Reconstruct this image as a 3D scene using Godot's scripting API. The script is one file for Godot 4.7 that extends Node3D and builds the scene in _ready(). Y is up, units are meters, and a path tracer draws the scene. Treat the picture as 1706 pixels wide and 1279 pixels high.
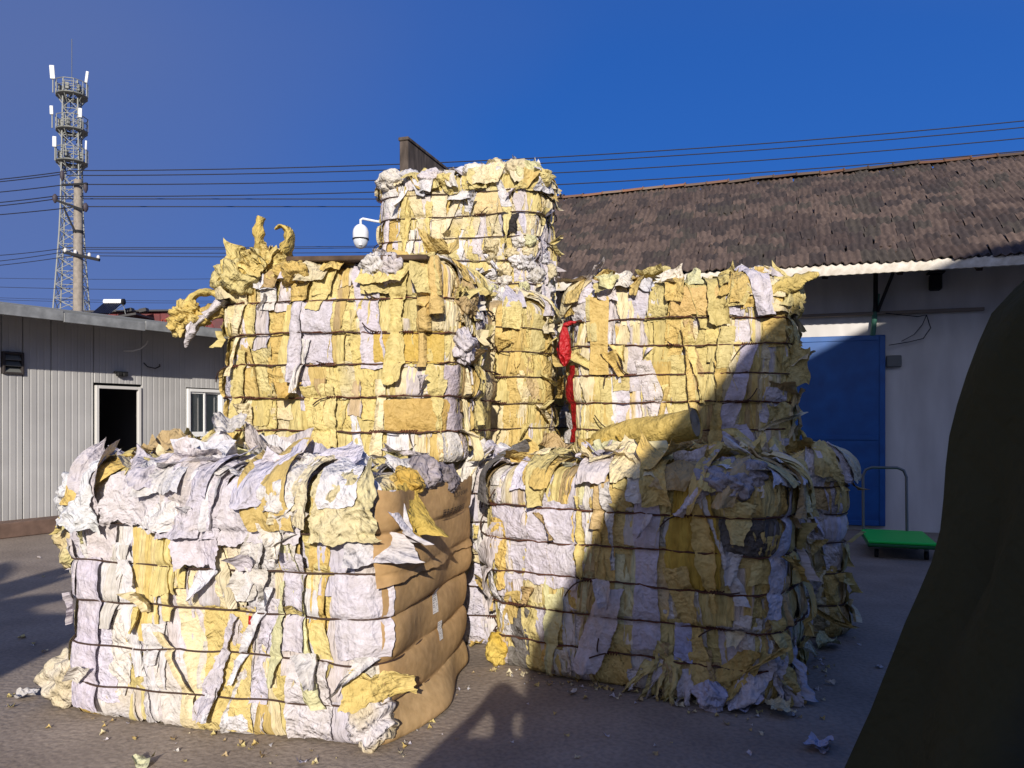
extends Node3D
# Bales of waste paper stacked in a yard: paper is built sheet by sheet over each bale's rounded box.

const F := 1289.0        # focal length in pixels of the 1706 x 1279 photograph
const YH := 705.0        # height of the horizon in it
const EYE := 1.5

var taken := {}
var sp := Vector3.ZERO   # result of surf(): point and normal
var sn := Vector3.ZERO
var M := {}
var rng := RandomNumberGenerator.new()


func _ready():
	rng.seed = 7
	camera_and_light()
	materials()
	ground()
	left_cabin()
	right_factory()
	far_things()
	behind_camera()
	bales()
	special_items()
	litter()


# ---------------------------------------------------------------- camera, sky, sun
func camera_and_light():
	var cam := Camera3D.new()
	cam.name = "camera"
	cam.projection = Camera3D.PROJECTION_FRUSTUM
	cam.near = 0.05
	cam.far = 600.0
	cam.size = 2.0 * 0.05 * 639.5 / F
	cam.frustum_offset = Vector2(0, 0.05 * (YH - 639.5) / F)
	cam.position = Vector3(0, EYE, 0)
	cam.keep_aspect = Camera3D.KEEP_HEIGHT
	add_child(cam)
	cam.current = true
	var env := Environment.new()
	env.background_mode = Environment.BG_SKY
	env.tonemap_mode = Environment.TONE_MAPPER_LINEAR
	env.tonemap_exposure = 1.08
	env.sdfgi_enabled = true
	env.ssao_enabled = true
	env.ssil_enabled = true
	var sky := Sky.new()
	var pm := PanoramaSkyMaterial.new()
	pm.panorama = sky_picture()
	pm.energy_multiplier = 1.0
	sky.sky_material = pm
	env.sky = sky
	var we := WorldEnvironment.new()
	we.name = "environment"
	we.environment = env
	add_child(we)
	var sun := DirectionalLight3D.new()
	sun.name = "sun"
	sun.light_color = Color(1.0, 0.965, 0.92)
	sun.light_energy = 1.55
	sun.light_angular_distance = 0.5
	sun.shadow_enabled = true
	sun.rotation_degrees = Vector3(-19.5, 0.6, 0)
	add_child(sun)


func sky_picture() -> ImageTexture:
	var w := 512
	var h := 256
	var im := Image.create(w, h, false, Image.FORMAT_RGBF)
	var sund := Vector3(0, sin(deg_to_rad(19.5)), cos(deg_to_rad(19.5)))
	var top := Vector3(0.016, 0.082, 0.350)
	var mid := Vector3(0.018, 0.112, 0.460)
	var low := Vector3(0.055, 0.215, 0.660)
	var haze := Vector3(0.098, 0.148, 0.350)
	var nz := FastNoiseLite.new()
	nz.seed = 3
	nz.frequency = 0.9
	nz.fractal_octaves = 3
	for j in h:
		var el := (0.5 - (j + 0.5) / h) * PI
		for i in w:
			var az := (i + 0.5) / w * TAU       # 0 = -Z
			var d := Vector3(sin(az) * cos(el), sin(el), -cos(az) * cos(el))
			var e: float = maxf(d.y, 0.0)
			var c: Vector3 = mid.lerp(top, smoothstep(0.10, 0.75, e))
			c = c.lerp(low, exp(-e / 0.19) * 0.85)
			# thin veil of high haze, stronger towards the west (-X)
			var n := nz.get_noise_3d(d.x * 1.3, d.y * 3.0, d.z * 1.3)
			var veil: float = clampf(smoothstep(0.12, -0.62, d.x) * 0.8 + n * 0.22, 0.0, 1.0)
			c = c.lerp(haze.lerp(Vector3(0.14, 0.21, 0.46), exp(-e / 0.13)), veil)
			var a := d.dot(sund)
			c += Vector3(0.9, 0.86, 0.8) * (0.45 * exp((a - 1.0) * 4.0) + 1.6 * exp((a - 1.0) * 60.0))
			if d.y < 0.0:
				c = c.lerp(Vector3(0.13, 0.12, 0.11), clampf(-d.y * 14.0, 0, 1))
			im.set_pixel(i, j, Color(c.x, c.y, c.z))
	return ImageTexture.create_from_image(im)


# ---------------------------------------------------------------- naming helpers
func at(px: float, py: float, d: float) -> Vector3:
	return Vector3((px - 853.0) / F * d, EYE - (py - YH) / F * d, -d)


func numbered(called: String) -> String:
	var n: int = taken.get(called, 0)
	taken[called] = n + 1
	return called if n == 0 else "%s_%03d" % [called, n]


func tag(o: Node, label: String, category: String, group := ""):
	o.set_meta("label", label)
	o.set_meta("category", category)
	if group:
		o.set_meta("group", group)
	return o


func thing(called: String, label: String, category: String, where := Vector3.ZERO, turn := 0.0, group := "") -> Node3D:
	var o := Node3D.new()
	o.name = numbered(called)
	add_child(o)
	o.position = where
	o.rotation.y = turn
	tag(o, label, category, group)
	return o


func part(called: String, m: Mesh, mat: Material, parent: Node = self) -> MeshInstance3D:
	var o := MeshInstance3D.new()
	o.mesh = m
	o.material_override = null
	if mat:
		o.set_surface_override_material(0, mat)
	if parent == self:
		o.name = numbered(called)
		add_child(o)
	else:
		var key := "%d/%s" % [parent.get_instance_id(), called]
		o.name = called if not taken.has(key) else "%s_%03d" % [called, taken[key]]
		taken[key] = taken.get(key, 0) + 1
		parent.add_child(o, true)
	return o


func struct(o: Node):
	o.set_meta("kind", "structure")
	return o


# ---------------------------------------------------------------- mesh helpers
func grid_mesh(nx: int, ny: int, pts: PackedVector3Array, uvs: PackedVector2Array, cols: PackedColorArray) -> ArrayMesh:
	# pts row by row (ny + 1 rows of nx + 1), normals by central difference
	var w := nx + 1
	var nor := PackedVector3Array()
	nor.resize(pts.size())
	for j in ny + 1:
		var ja := w * maxi(j - 1, 0)
		var jb := w * mini(j + 1, ny)
		for i in w:
			var dx := pts[j * w + mini(i + 1, nx)] - pts[j * w + maxi(i - 1, 0)]
			var dy := pts[jb + i] - pts[ja + i]
			nor[j * w + i] = dx.cross(dy).normalized()
	var idx := PackedInt32Array()
	idx.resize(nx * ny * 6)
	var k := 0
	for j in ny:
		for i in nx:
			var a := j * w + i
			idx[k] = a
			idx[k + 1] = a + w
			idx[k + 2] = a + 1
			idx[k + 3] = a + 1
			idx[k + 4] = a + w
			idx[k + 5] = a + w + 1
			k += 6
	var arr := []
	arr.resize(Mesh.ARRAY_MAX)
	arr[Mesh.ARRAY_VERTEX] = pts
	arr[Mesh.ARRAY_NORMAL] = nor
	if uvs.size():
		arr[Mesh.ARRAY_TEX_UV] = uvs
	if cols.size():
		arr[Mesh.ARRAY_COLOR] = cols
	arr[Mesh.ARRAY_INDEX] = idx
	var m := ArrayMesh.new()
	m.add_surface_from_arrays(Mesh.PRIMITIVE_TRIANGLES, arr)
	return m


func box_into(st: SurfaceTool, c: Vector3, size: Vector3, basis := Basis(), bev := 0.004):
	# a box with chamfered edges
	var b := minf(bev, minf(size.x, minf(size.y, size.z)) * 0.3)
	var h := size * 0.5
	var ax := [Vector3.RIGHT, Vector3.UP, Vector3.BACK]
	var face := func(q: Array):
		var n: Vector3 = (q[1] - q[0]).cross(q[2] - q[0])
		var mid := Vector3.ZERO
		for p in q:
			mid += p
		if n.dot(mid) > 0:
			q.reverse()
		for k in range(1, q.size() - 1):
			var nn: Vector3 = -(q[k] - q[0]).cross(q[k + 1] - q[0]).normalized()
			for p in [q[0], q[k], q[k + 1]]:
				st.set_normal((basis * nn))
				st.set_uv(Vector2(p.x + p.z, p.y))
				st.add_vertex(c + basis * p)
	for a in 3:
		var u: Vector3 = ax[(a + 1) % 3]
		var v: Vector3 = ax[(a + 2) % 3]
		var hu: float = h[(a + 1) % 3]
		var hv: float = h[(a + 2) % 3]
		for s in [-1.0, 1.0]:
			var o: Vector3 = ax[a] * h[a] * s
			face.call([o + u * (hu - b) + v * (hv - b), o - u * (hu - b) + v * (hv - b), o - u * (hu - b) - v * (hv - b), o + u * (hu - b) - v * (hv - b)])
			for s2 in [-1.0, 1.0]:
				var p1: Vector3 = ax[a] * h[a] * s + u * (hu - b) * s2
				var p2: Vector3 = ax[a] * (h[a] - b) * s + u * hu * s2
				face.call([p1 + v * (hv - b), p1 - v * (hv - b), p2 - v * (hv - b), p2 + v * (hv - b)])
	for sx in [-1.0, 1.0]:
		for sy in [-1.0, 1.0]:
			for sz in [-1.0, 1.0]:
				face.call([Vector3(sx * h.x, sy * (h.y - b), sz * (h.z - b)), Vector3(sx * (h.x - b), sy * h.y, sz * (h.z - b)), Vector3(sx * (h.x - b), sy * (h.y - b), sz * h.z)])


func box(c: Vector3, size: Vector3, basis := Basis(), bev := 0.004) -> ArrayMesh:
	var st := SurfaceTool.new()
	st.begin(Mesh.PRIMITIVE_TRIANGLES)
	box_into(st, c, size, basis, bev)
	return st.commit()


func bar_into(st: SurfaceTool, a: Vector3, b: Vector3, wx: float, wy: float):
	var z := (b - a).normalized()
	var x := (Vector3.UP if absf(z.y) < 0.9 else Vector3.RIGHT).cross(z).normalized()
	box_into(st, (a + b) * 0.5, Vector3(wx, wy, a.distance_to(b)), Basis(x, z.cross(x), z), 0.003)


func tube(path: PackedVector3Array, rad, sides := 6, closed := false) -> ArrayMesh:
	# rad: one radius or one per point
	var n := path.size()
	var pts := PackedVector3Array()
	var uvs := PackedVector2Array()
	var run := 0.0
	var prev := Vector3.ZERO
	for i in n:
		var t: Vector3
		if closed:
			t = path[(i + 1) % n] - path[(i + n - 1) % n]
		else:
			t = path[mini(i + 1, n - 1)] - path[maxi(i - 1, 0)]
		t = t.normalized()
		var x := prev
		if i == 0:
			x = (Vector3.UP if absf(t.y) < 0.9 else Vector3.RIGHT).cross(t)
		x = (x - t * x.dot(t)).normalized()
		prev = x
		var y := t.cross(x)
		var r: float = rad[i] if rad is Array or rad is PackedFloat32Array else rad
		for k in sides + 1:
			var a := TAU * k / sides
			pts.append(path[i] + (x * cos(a) + y * sin(a)) * r)
			uvs.append(Vector2(a * r, run))
		if i < n - 1:
			run += path[i].distance_to(path[i + 1])
	var rows := n - 1
	if closed:
		for k in sides + 1:
			pts.append(pts[k])
			uvs.append(Vector2(uvs[k].x, run))
		rows = n
	return grid_mesh(sides, rows, pts, uvs, PackedColorArray())


func lathe(prof: Array, sides := 20, wob := 0.0, sd := 0, col := Color.WHITE) -> ArrayMesh:
	# prof: Vector2(radius, y) from top to bottom
	var pts := PackedVector3Array()
	var uvs := PackedVector2Array()
	var cols := PackedColorArray()
	var cr := crease(sd, 14.0, 30.0)
	for j in prof.size():
		for k in sides + 1:
			var a := TAU * (k % sides) / sides
			var r: float = prof[j].x
			r *= 1.0 + wob * (0.55 * sin(a * 5.0 + sd) + 0.45 * sin(a * 9.0 + sd * 2.0 + prof[j].y * 9.0)) + wob * 1.2 * creased(cr, a * 0.06, prof[j].y)
			pts.append(Vector3(cos(a) * r, prof[j].y, sin(a) * r))
			uvs.append(Vector2(a * 0.1, prof[j].y))
			cols.append(col)
	return grid_mesh(sides, prof.size() - 1, pts, uvs, cols)


func sagged(a: Vector3, b: Vector3, sag: float, n := 24) -> PackedVector3Array:
	var p := PackedVector3Array()
	for i in n + 1:
		var t := float(i) / n
		p.append(a.lerp(b, t) - Vector3(0, sag * 4.0 * t * (1.0 - t), 0))
	return p


func tri(x: float) -> float:
	return 4.0 * absf(x - floorf(x) - 0.5) - 1.0


func crease(sd: int, f0: float, f1: float) -> PackedFloat32Array:
	# six random fold directions: (fx, fy, phase)
	var r := RandomNumberGenerator.new()
	r.seed = sd * 977 + 13
	var o := PackedFloat32Array()
	for k in 6:
		var a := r.randf() * PI
		var f := lerpf(f0, f1, k / 5.0) * r.randf_range(0.75, 1.3)
		o.append(cos(a) * f)
		o.append(sin(a) * f)
		o.append(r.randf())
	return o


func creased(c: PackedFloat32Array, u: float, v: float) -> float:
	var wu := u + 0.018 * sin(v * 23.0 + c[2] * 9.0)
	var wv := v + 0.018 * sin(u * 19.0 + c[5] * 9.0)
	var a := tri(wu * c[0] + wv * c[1] + c[2])
	var b := tri(wu * c[3] + wv * c[4] + c[5])
	var d := tri(wu * c[6] + wv * c[7] + c[8])
	var e := tri(u * c[9] + v * c[10] + c[11])
	var g := tri(wu * c[12] + wv * c[13] + c[14])
	var h := tri(u * c[15] + v * c[16] + c[17])
	return 0.52 * maxf(a, b) + 0.30 * minf(d, e) + 0.2 * maxf(g, h) - 0.06


# ---------------------------------------------------------------- materials
func srgb(r: float, g: float, b: float) -> Color:
	return Color(r / 255.0, g / 255.0, b / 255.0)


func lin(r: float, g: float, b: float) -> Color:
	return srgb(r, g, b).srgb_to_linear()


func plain(col: Color, rough := 0.7, metal := 0.0) -> StandardMaterial3D:
	var m := StandardMaterial3D.new()
	m.albedo_color = col
	m.roughness = rough
	m.metallic = metal
	m.cull_mode = BaseMaterial3D.CULL_DISABLED
	return m


func noise_tex(sd: int, freq: float, oct: int, lo: Color, hi: Color, size := 512, normal := 0.0, kind := FastNoiseLite.TYPE_SIMPLEX_SMOOTH) -> NoiseTexture2D:
	var t := NoiseTexture2D.new()
	var n := FastNoiseLite.new()
	n.seed = sd
	n.noise_type = kind
	n.frequency = freq
	n.fractal_octaves = oct
	t.noise = n
	t.width = size
	t.height = size
	t.seamless = true
	if normal > 0.0:
		t.as_normal_map = true
		t.bump_strength = normal
	else:
		var g := Gradient.new()
		g.set_color(0, lo)
		g.set_color(1, hi)
		t.color_ramp = g
	return t


func crumple_normal(sd: int, size: int, amp: float, pleat: bool) -> ImageTexture:
	# periodic folds: integer frequencies so that the tile repeats without a seam
	var r := RandomNumberGenerator.new()
	r.seed = sd
	var dirs := []
	for k in 20:
		var f := 3.0 + 1.5 * k
		if pleat:
			dirs.append([roundi(8 + k * 3.4 + r.randf_range(-3, 3)), r.randi_range(-2, 2), r.randf(), 1.0 / (9.0 + k * 3.4)])
		else:
			var a := r.randf() * PI
			dirs.append([roundi(cos(a) * f), roundi(sin(a) * f), r.randf(), 1.0 / f])
	var im := Image.create(size, size, false, Image.FORMAT_RGBA8)
	for j in size:
		var v := float(j) / size
		for i in size:
			var u := float(i) / size
			var wu := u + 0.015 * sin(TAU * (3.0 * v + 0.3))
			var wv := v + 0.015 * sin(TAU * (3.0 * u))
			var h := 0.0
			for k in range(0, 20, 2):
				var a: Array = dirs[k]
				var b: Array = dirs[k + 1]
				h += maxf(tri(wu * a[0] + wv * a[1] + a[2]), tri(wu * b[0] + wv * b[1] + b[2])) * a[3]
			h = clampf(0.45 + h * 0.55, 0, 1)
			im.set_pixel(i, j, Color(h, h, h))
	im.bump_map_to_normal_map(amp)
	return ImageTexture.create_from_image(im)


func paper_mat(sd: int, rough: float, pleat: bool, strength: float) -> StandardMaterial3D:
	var m := StandardMaterial3D.new()
	m.vertex_color_use_as_albedo = true
	m.roughness = rough
	m.metallic_specular = 0.35
	m.cull_mode = BaseMaterial3D.CULL_DISABLED
	m.albedo_texture = noise_tex(sd, 0.012, 5, Color(0.86, 0.85, 0.82), Color(1, 1, 1), 512)
	m.normal_enabled = true
	m.normal_scale = strength
	m.normal_texture = crumple_normal(sd, 384, 34.0, pleat)
	return m


func materials():
	M.crumple = paper_mat(11, 0.72, false, 0.8)
	M.pleat = paper_mat(12, 0.75, true, 0.8)
	M.smooth = paper_mat(13, 0.6, false, 0.55)
	M.board = paper_mat(14, 0.82, false, 0.07)
	M.strap = plain(srgb(74, 54, 44), 0.8, 0.2)
	M.rust = plain(srgb(92, 52, 34), 0.9)
	M.white_metal = plain(srgb(205, 203, 198), 0.5)
	M.dark = plain(srgb(22, 22, 24), 0.8)
	M.galv = plain(srgb(138, 140, 136), 0.55, 0.5)
	M.wire = plain(srgb(26, 26, 34), 0.7)


# ---------------------------------------------------------------- ground
func ground():
	var m := StandardMaterial3D.new()
	m.uv1_triplanar = true
	m.uv1_world_triplanar = true
	m.uv1_scale = Vector3(0.23, 0.23, 0.23)
	m.roughness = 0.88
	m.albedo_texture = noise_tex(31, 0.006, 6, srgb(134, 121, 108), srgb(161, 147, 132), 1024)
	m.detail_enabled = true
	m.detail_blend_mode = BaseMaterial3D.BLEND_MODE_MUL
	m.detail_albedo = noise_tex(32, 0.12, 5, Color(0.84, 0.835, 0.83), Color(1.08, 1.08, 1.08), 1024)
	m.normal_enabled = true
	m.normal_scale = 0.22
	m.normal_texture = noise_tex(33, 0.09, 5, Color.BLACK, Color.WHITE, 1024, 5.0)
	var p := PlaneMesh.new()
	p.size = Vector2(700, 700)
	var g := part("ground", p, m)
	g.position = Vector3(0, 0, -100)
	struct(g)


# ---------------------------------------------------------------- the prefab cabin beyond the bales
func left_cabin():
	var wall0 := Vector3(-6.8, 0, -10.28)
	var ang := atan2(0.85, 0.526)      # wall runs (0.526, -0.85) in x, z
	var o := thing("prefab_cabin", "long low cabin of ribbed pale grey panels with an open doorway", "cabin", wall0, ang)
	# local: x along the wall (away from the viewer), z outwards (towards the yard)
	var panel := StandardMaterial3D.new()
	panel.albedo_texture = noise_tex(41, 0.004, 5, srgb(164, 163, 160), srgb(186, 185, 182), 512)
	panel.uv1_triplanar = true
	panel.uv1_world_triplanar = true
	panel.uv1_scale = Vector3(0.5, 0.5, 0.5)
	panel.roughness = 0.55
	panel.cull_mode = BaseMaterial3D.CULL_DISABLED
	var plinth := plain(srgb(122, 98, 84), 0.9)
	plinth.albedo_texture = noise_tex(42, 0.02, 4, srgb(200, 200, 200), Color.WHITE, 256)
	part("plinth", box(Vector3(0.5, 0.1, -1.85), Vector3(12.6, 0.2, 4.3), Basis(), 0.012), plinth, o)
	var P := func(t0: float, t1: float, y0: float, y1: float):
		part("wall_panel", ribbed(t0 + 0.004, t1 - 0.004, y0, y1), panel, o)
	var yt := 2.98
	for e in [[-5.6, -4.5], [-4.5, -3.3], [-3.3, -2.2], [-2.2, -1.1], [-1.1, 0.02], [0.287, 0.66], [0.66, 1.265], [2.02, 2.786], [3.53, 4.5], [4.5, 5.6]]:
		P.call(e[0], e[1], 0.2, yt)
	P.call(0.02, 0.287, 0.2, 2.16)
	P.call(0.02, 0.287, 2.46, yt)
	P.call(1.265, 2.02, 2.1, yt)
	P.call(2.786, 3.53, 0.2, 1.26)
	P.call(2.786, 3.53, 2.09, yt)
	var inner := plain(srgb(90, 88, 84), 0.9)
	part("back_wall", box(Vector3(0, 1.55, -3.9), Vector3(11.2, 2.7, 0.08)), panel, o)
	part("end_wall", box(Vector3(5.64, 1.55, -1.95), Vector3(0.08, 2.7, 3.9)), panel, o)
	part("end_wall", box(Vector3(-5.64, 1.55, -1.95), Vector3(0.08, 2.7, 3.9)), panel, o)
	part("partition", box(Vector3(2.4, 1.55, -2.0), Vector3(0.06, 2.6, 3.7)), inner, o)
	# roof sheet with a pale edge, sloping to the yard
	var roofm := plain(srgb(120, 122, 120), 0.5)
	var st := SurfaceTool.new()
	st.begin(Mesh.PRIMITIVE_TRIANGLES)
	box_into(st, Vector3(0, 3.06, -1.62), Vector3(11.9, 0.09, 5.0), Basis(Vector3.RIGHT, 0.045), 0.01)
	part("roof", st.commit(), roofm, o)
	var fas := plain(srgb(150, 152, 150), 0.45)
	fas.albedo_texture = noise_tex(43, 0.02, 4, srgb(190, 190, 190), Color.WHITE, 256)
	var prev := -5.95
	for x in [-3.9, -1.7, 0.35, 1.5, 3.5, 5.95]:
		part("roof_edge", box(Vector3((prev + x) * 0.5, 2.895 + rng.randf_range(-0.012, 0.012), 0.885), Vector3(x - prev - 0.006, 0.13 + rng.randf_range(-0.01, 0.01), 0.03)), fas, o)
		prev = x
	# doorway
	var fr := part("door_frame", frame_mesh(1.285, 1.995, 0.2, 2.06, 0.045, 0.06, true), M.white_metal, o)
	var door := part("door", box(Vector3(1.32, 1.12, -0.42), Vector3(0.035, 1.82, 0.7)), plain(srgb(70, 74, 84), 0.6), o)
	part("door_handle", box(Vector3(1.35, 1.1, -0.66), Vector3(0.03, 0.02, 0.12)), M.galv, door)
	var lamp := SurfaceTool.new()
	lamp.begin(Mesh.PRIMITIVE_TRIANGLES)
	for s in [-1.0, 1.0]:
		box_into(lamp, Vector3(1.66 + s * 0.045, 2.235, 0.06), Vector3(0.075, 0.055, 0.07), Basis(), 0.012)
	box_into(lamp, Vector3(1.66, 2.27, 0.035), Vector3(0.2, 0.025, 0.06), Basis(), 0.006)
	part("double_lamp", lamp.commit(), M.dark, o)
	# window
	var w := part("window", frame_mesh(2.806, 3.51, 1.28, 2.07, 0.05, 0.07, false), plain(srgb(225, 225, 222), 0.4), o)
	var glass := StandardMaterial3D.new()
	glass.transparency = BaseMaterial3D.TRANSPARENCY_ALPHA
	glass.albedo_color = Color(0.3, 0.34, 0.36, 0.25)
	glass.roughness = 0.05
	for k in 2:
		var x0 := 2.856 + k * 0.31
		part("sash", frame_mesh(x0, x0 + 0.3, 1.33, 2.02, 0.03, 0.025, false, -0.005 - 0.03 * k), plain(srgb(225, 225, 222), 0.4), w)
		part("pane", box(Vector3(x0 + 0.15, 1.675, -0.01 - 0.03 * k), Vector3(0.26, 0.64, 0.005), Basis(), 0.001), glass, w)
	for k in 4:
		part("window_bar", box(Vector3(2.93 + k * 0.16, 1.675, -0.1), Vector3(0.022, 0.72, 0.022)), M.white_metal, w)
	part("sill", box(Vector3(3.158, 1.255, 0.045), Vector3(0.78, 0.03, 0.09)), plain(srgb(225, 225, 222), 0.4), w)
	# extractor vent
	var v := part("vent", frame_mesh(0.02, 0.287, 2.16, 2.46, 0.03, 0.08, false), plain(srgb(52, 46, 44), 0.7), o)
	for k in 3:
		part("louvre", box(Vector3(0.153, 2.22 + k * 0.085, 0.0), Vector3(0.2, 0.008, 0.1), Basis(Vector3.RIGHT, 0.75 + k * 0.09), 0.001), M.galv, v)
	part("vent_back", box(Vector3(0.153, 2.31, -0.12), Vector3(0.26, 0.3, 0.02)), M.dark, v)
	# cable ends that stick out of the wall
	part("cable_end", tube(PackedVector3Array([Vector3(1.72, 2.60, 0.01), Vector3(1.80, 2.60, 0.12), Vector3(1.88, 2.64, 0.2), Vector3(1.94, 2.71, 0.24), Vector3(1.95, 2.76, 0.26)]), 0.011, 6), M.white_metal, o)
	part("cable_end", tube(PackedVector3Array([Vector3(2.05, 2.44, 0.0), Vector3(2.08, 2.38, 0.05), Vector3(2.2, 2.36, 0.07), Vector3(2.3, 2.4, 0.04), Vector3(2.32, 2.43, 0.0)]), 0.009, 6), M.wire, o)


func frame_mesh(x0: float, x1: float, y0: float, y1: float, w: float, dep: float, open_foot: bool, z := 0.0) -> ArrayMesh:
	var st := SurfaceTool.new()
	st.begin(Mesh.PRIMITIVE_TRIANGLES)
	box_into(st, Vector3(x0 + w * 0.5, (y0 + y1) * 0.5, z), Vector3(w, y1 - y0, dep))
	box_into(st, Vector3(x1 - w * 0.5, (y0 + y1) * 0.5, z), Vector3(w, y1 - y0, dep))
	box_into(st, Vector3((x0 + x1) * 0.5, y1 - w * 0.5, z), Vector3(x1 - x0 - 2 * w, w, dep))
	if not open_foot:
		box_into(st, Vector3((x0 + x1) * 0.5, y0 + w * 0.5, z), Vector3(x1 - x0 - 2 * w, w, dep))
	return st.commit()


func ribbed(t0: float, t1: float, y0: float, y1: float) -> ArrayMesh:
	# sandwich panel: shallow grooves every 9 cm, 5 cm thick
	var st := SurfaceTool.new()
	st.begin(Mesh.PRIMITIVE_TRIANGLES)
	var prof := []
	var x := t0
	prof.append(Vector2(t0, -0.012))
	prof.append(Vector2(t0 + 0.008, 0.0))
	while x + 0.09 < t1:
		x += 0.075
		prof.append_array([Vector2(x, 0.0), Vector2(x + 0.008, -0.004), Vector2(x + 0.02, -0.004), Vector2(x + 0.028, 0.0)])
		x += 0.02
	prof.append(Vector2(t1 - 0.008, 0.0))
	prof.append(Vector2(t1, -0.012))
	prof.append(Vector2(t1, -0.05))
	prof.append(Vector2(t0, -0.05))
	prof.append(Vector2(t0, -0.012))
	st.set_smooth_group(-1)
	for i in prof.size() - 1:
		var a := Vector3(prof[i].x, 0, prof[i].y)
		var b := Vector3(prof[i + 1].x, 0, prof[i + 1].y)
		var u := Vector3(0, y1, 0)
		var l := Vector3(0, y0, 0)
		for p in [a + l, a + u, b + u, a + l, b + u, b + l]:
			st.add_vertex(p)
	st.generate_normals()
	return st.commit()


# ---------------------------------------------------------------- the white factory with the tiled roof
func right_factory():
	var o := thing("factory_building", "white walled factory with weathered brown tile roof and blue sliding door", "building", Vector3(5.39, 0, -10.74), -0.3199)
	# local: x along the wall to the viewer's right, z outwards
	var wm := StandardMaterial3D.new()
	wm.albedo_texture = noise_tex(51, 0.006, 5, srgb(180, 176, 172), srgb(216, 213, 209), 512)
	wm.uv1_triplanar = true
	wm.uv1_world_triplanar = true
	wm.uv1_scale = Vector3(0.8, 0.18, 0.8)
	wm.roughness = 0.9
	part("wall", box(Vector3(-1.0, 1.95, -0.15), Vector3(13.0, 3.9, 0.3)), wm, o)
	part("back_wall", box(Vector3(-1.0, 1.95, -6.6), Vector3(13.0, 3.9, 0.3)), wm, o)
	# gable ends
	for x in [-7.35, 5.35]:
		var st := SurfaceTool.new()
		st.begin(Mesh.PRIMITIVE_TRIANGLES)
		box_into(st, Vector3(x, 1.95, -3.375), Vector3(0.3, 3.9, 6.14))
		part("gable_wall", st.commit(), wm, o)
	var slope := atan2(2.45, 4.5)
	var dirs := Vector3(0, sin(slope), -cos(slope))       # up the slope
	var nrm := Vector3(0, cos(slope), sin(slope))
	var eave := Vector3(0, 3.55, 1.25)
	var len := 5.12
	var slab := SurfaceTool.new()
	slab.begin(Mesh.PRIMITIVE_TRIANGLES)
	box_into(slab, eave + dirs * (len * 0.5) - nrm * 0.09 + Vector3(-1.0, 0, 0), Vector3(13.2, 0.08, len - 0.06), Basis(Vector3.RIGHT, Vector3(0, cos(slope), sin(slope)), Vector3(0, -sin(slope), cos(slope))))
	part("roof_deck", slab.commit(), plain(srgb(74, 62, 54), 0.9), o)
	var dirb := Vector3(0, sin(slope), cos(slope))
	var slab2 := SurfaceTool.new()
	slab2.begin(Mesh.PRIMITIVE_TRIANGLES)
	box_into(slab2, Vector3(-1.0, 5.9 - sin(slope) * 2.5, -3.3 - cos(slope) * 2.5), Vector3(13.2, 0.1, 5.0), Basis(Vector3.RIGHT, -slope))
	part("roof_deck", slab2.commit(), plain(srgb(74, 62, 54), 0.9), o)
	for k in 15:
		part("rafter", box(eave + dirs * 0.75 - nrm * 0.19 + Vector3(-7.2 + k * 0.88, 0, 0), Vector3(0.07, 0.11, 1.35), Basis(Vector3.RIGHT, slope)), plain(srgb(66, 54, 46), 0.9), o)
	# pale corrugated sheet under the eave tiles
	var pts := PackedVector3Array()
	var uv := PackedVector2Array()
	var n := 620
	var profy := [Vector2(0.0, -0.035), Vector2(0.02, -0.05), Vector2(0.02, -0.165), Vector2(0.0, -0.17)]
	for q in profy:
		for i in n + 1:
			var x := -7.6 + 13.2 * i / n
			var wv := 0.012 * sin(x / 0.1 * TAU)
			pts.append(eave + Vector3(x, q.y + (wv if q.y > -0.1 else wv * 0.25), q.x))
			uv.append(Vector2(x, q.y))
	var fa := plain(srgb(222, 216, 204), 0.6)
	fa.albedo_texture = noise_tex(52, 0.03, 4, srgb(205, 200, 190), Color.WHITE, 256)
	part("eave_strip", grid_mesh(n, 3, pts, uv, PackedColorArray()), fa, o)
	# tiles
	var meshes := [tile_mesh(1), tile_mesh(2), tile_mesh(3)]
	var tones := [srgb(90, 76, 69), srgb(104, 89, 80), srgb(78, 68, 63), srgb(112, 96, 86), srgb(86, 79, 70), srgb(120, 103, 92), srgb(74, 66, 62)]
	var mats := []
	for c in tones:
		var tm := plain(Color(c.r * 1.0, c.g * 0.98, c.b * 0.96), 0.9)
		tm.albedo_texture = noise_tex(60 + mats.size(), 0.03, 5, srgb(150, 148, 146), Color.WHITE, 256)
		tm.uv1_triplanar = true
		tm.uv1_world_triplanar = true
		tm.uv1_scale = Vector3(1.3, 1.3, 1.3)
		mats.append(tm)
	var any := plain(Color.WHITE, 0.9)
	any.vertex_color_use_as_albedo = true
	any.albedo_texture = mats[0].albedo_texture
	any.uv1_triplanar = true
	any.uv1_world_triplanar = true
	any.uv1_scale = Vector3(1.3, 1.3, 1.3)
	var nzv := FastNoiseLite.new()
	nzv.seed = 5
	nzv.frequency = 0.35
	var courses := 17
	var step := len / courses
	var all := []
	var r := RandomNumberGenerator.new()
	r.seed = 91
	var xf := o.transform
	var cj := []
	for c in courses:
		cj.append(r.randf_range(-0.06, 0.06))
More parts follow.
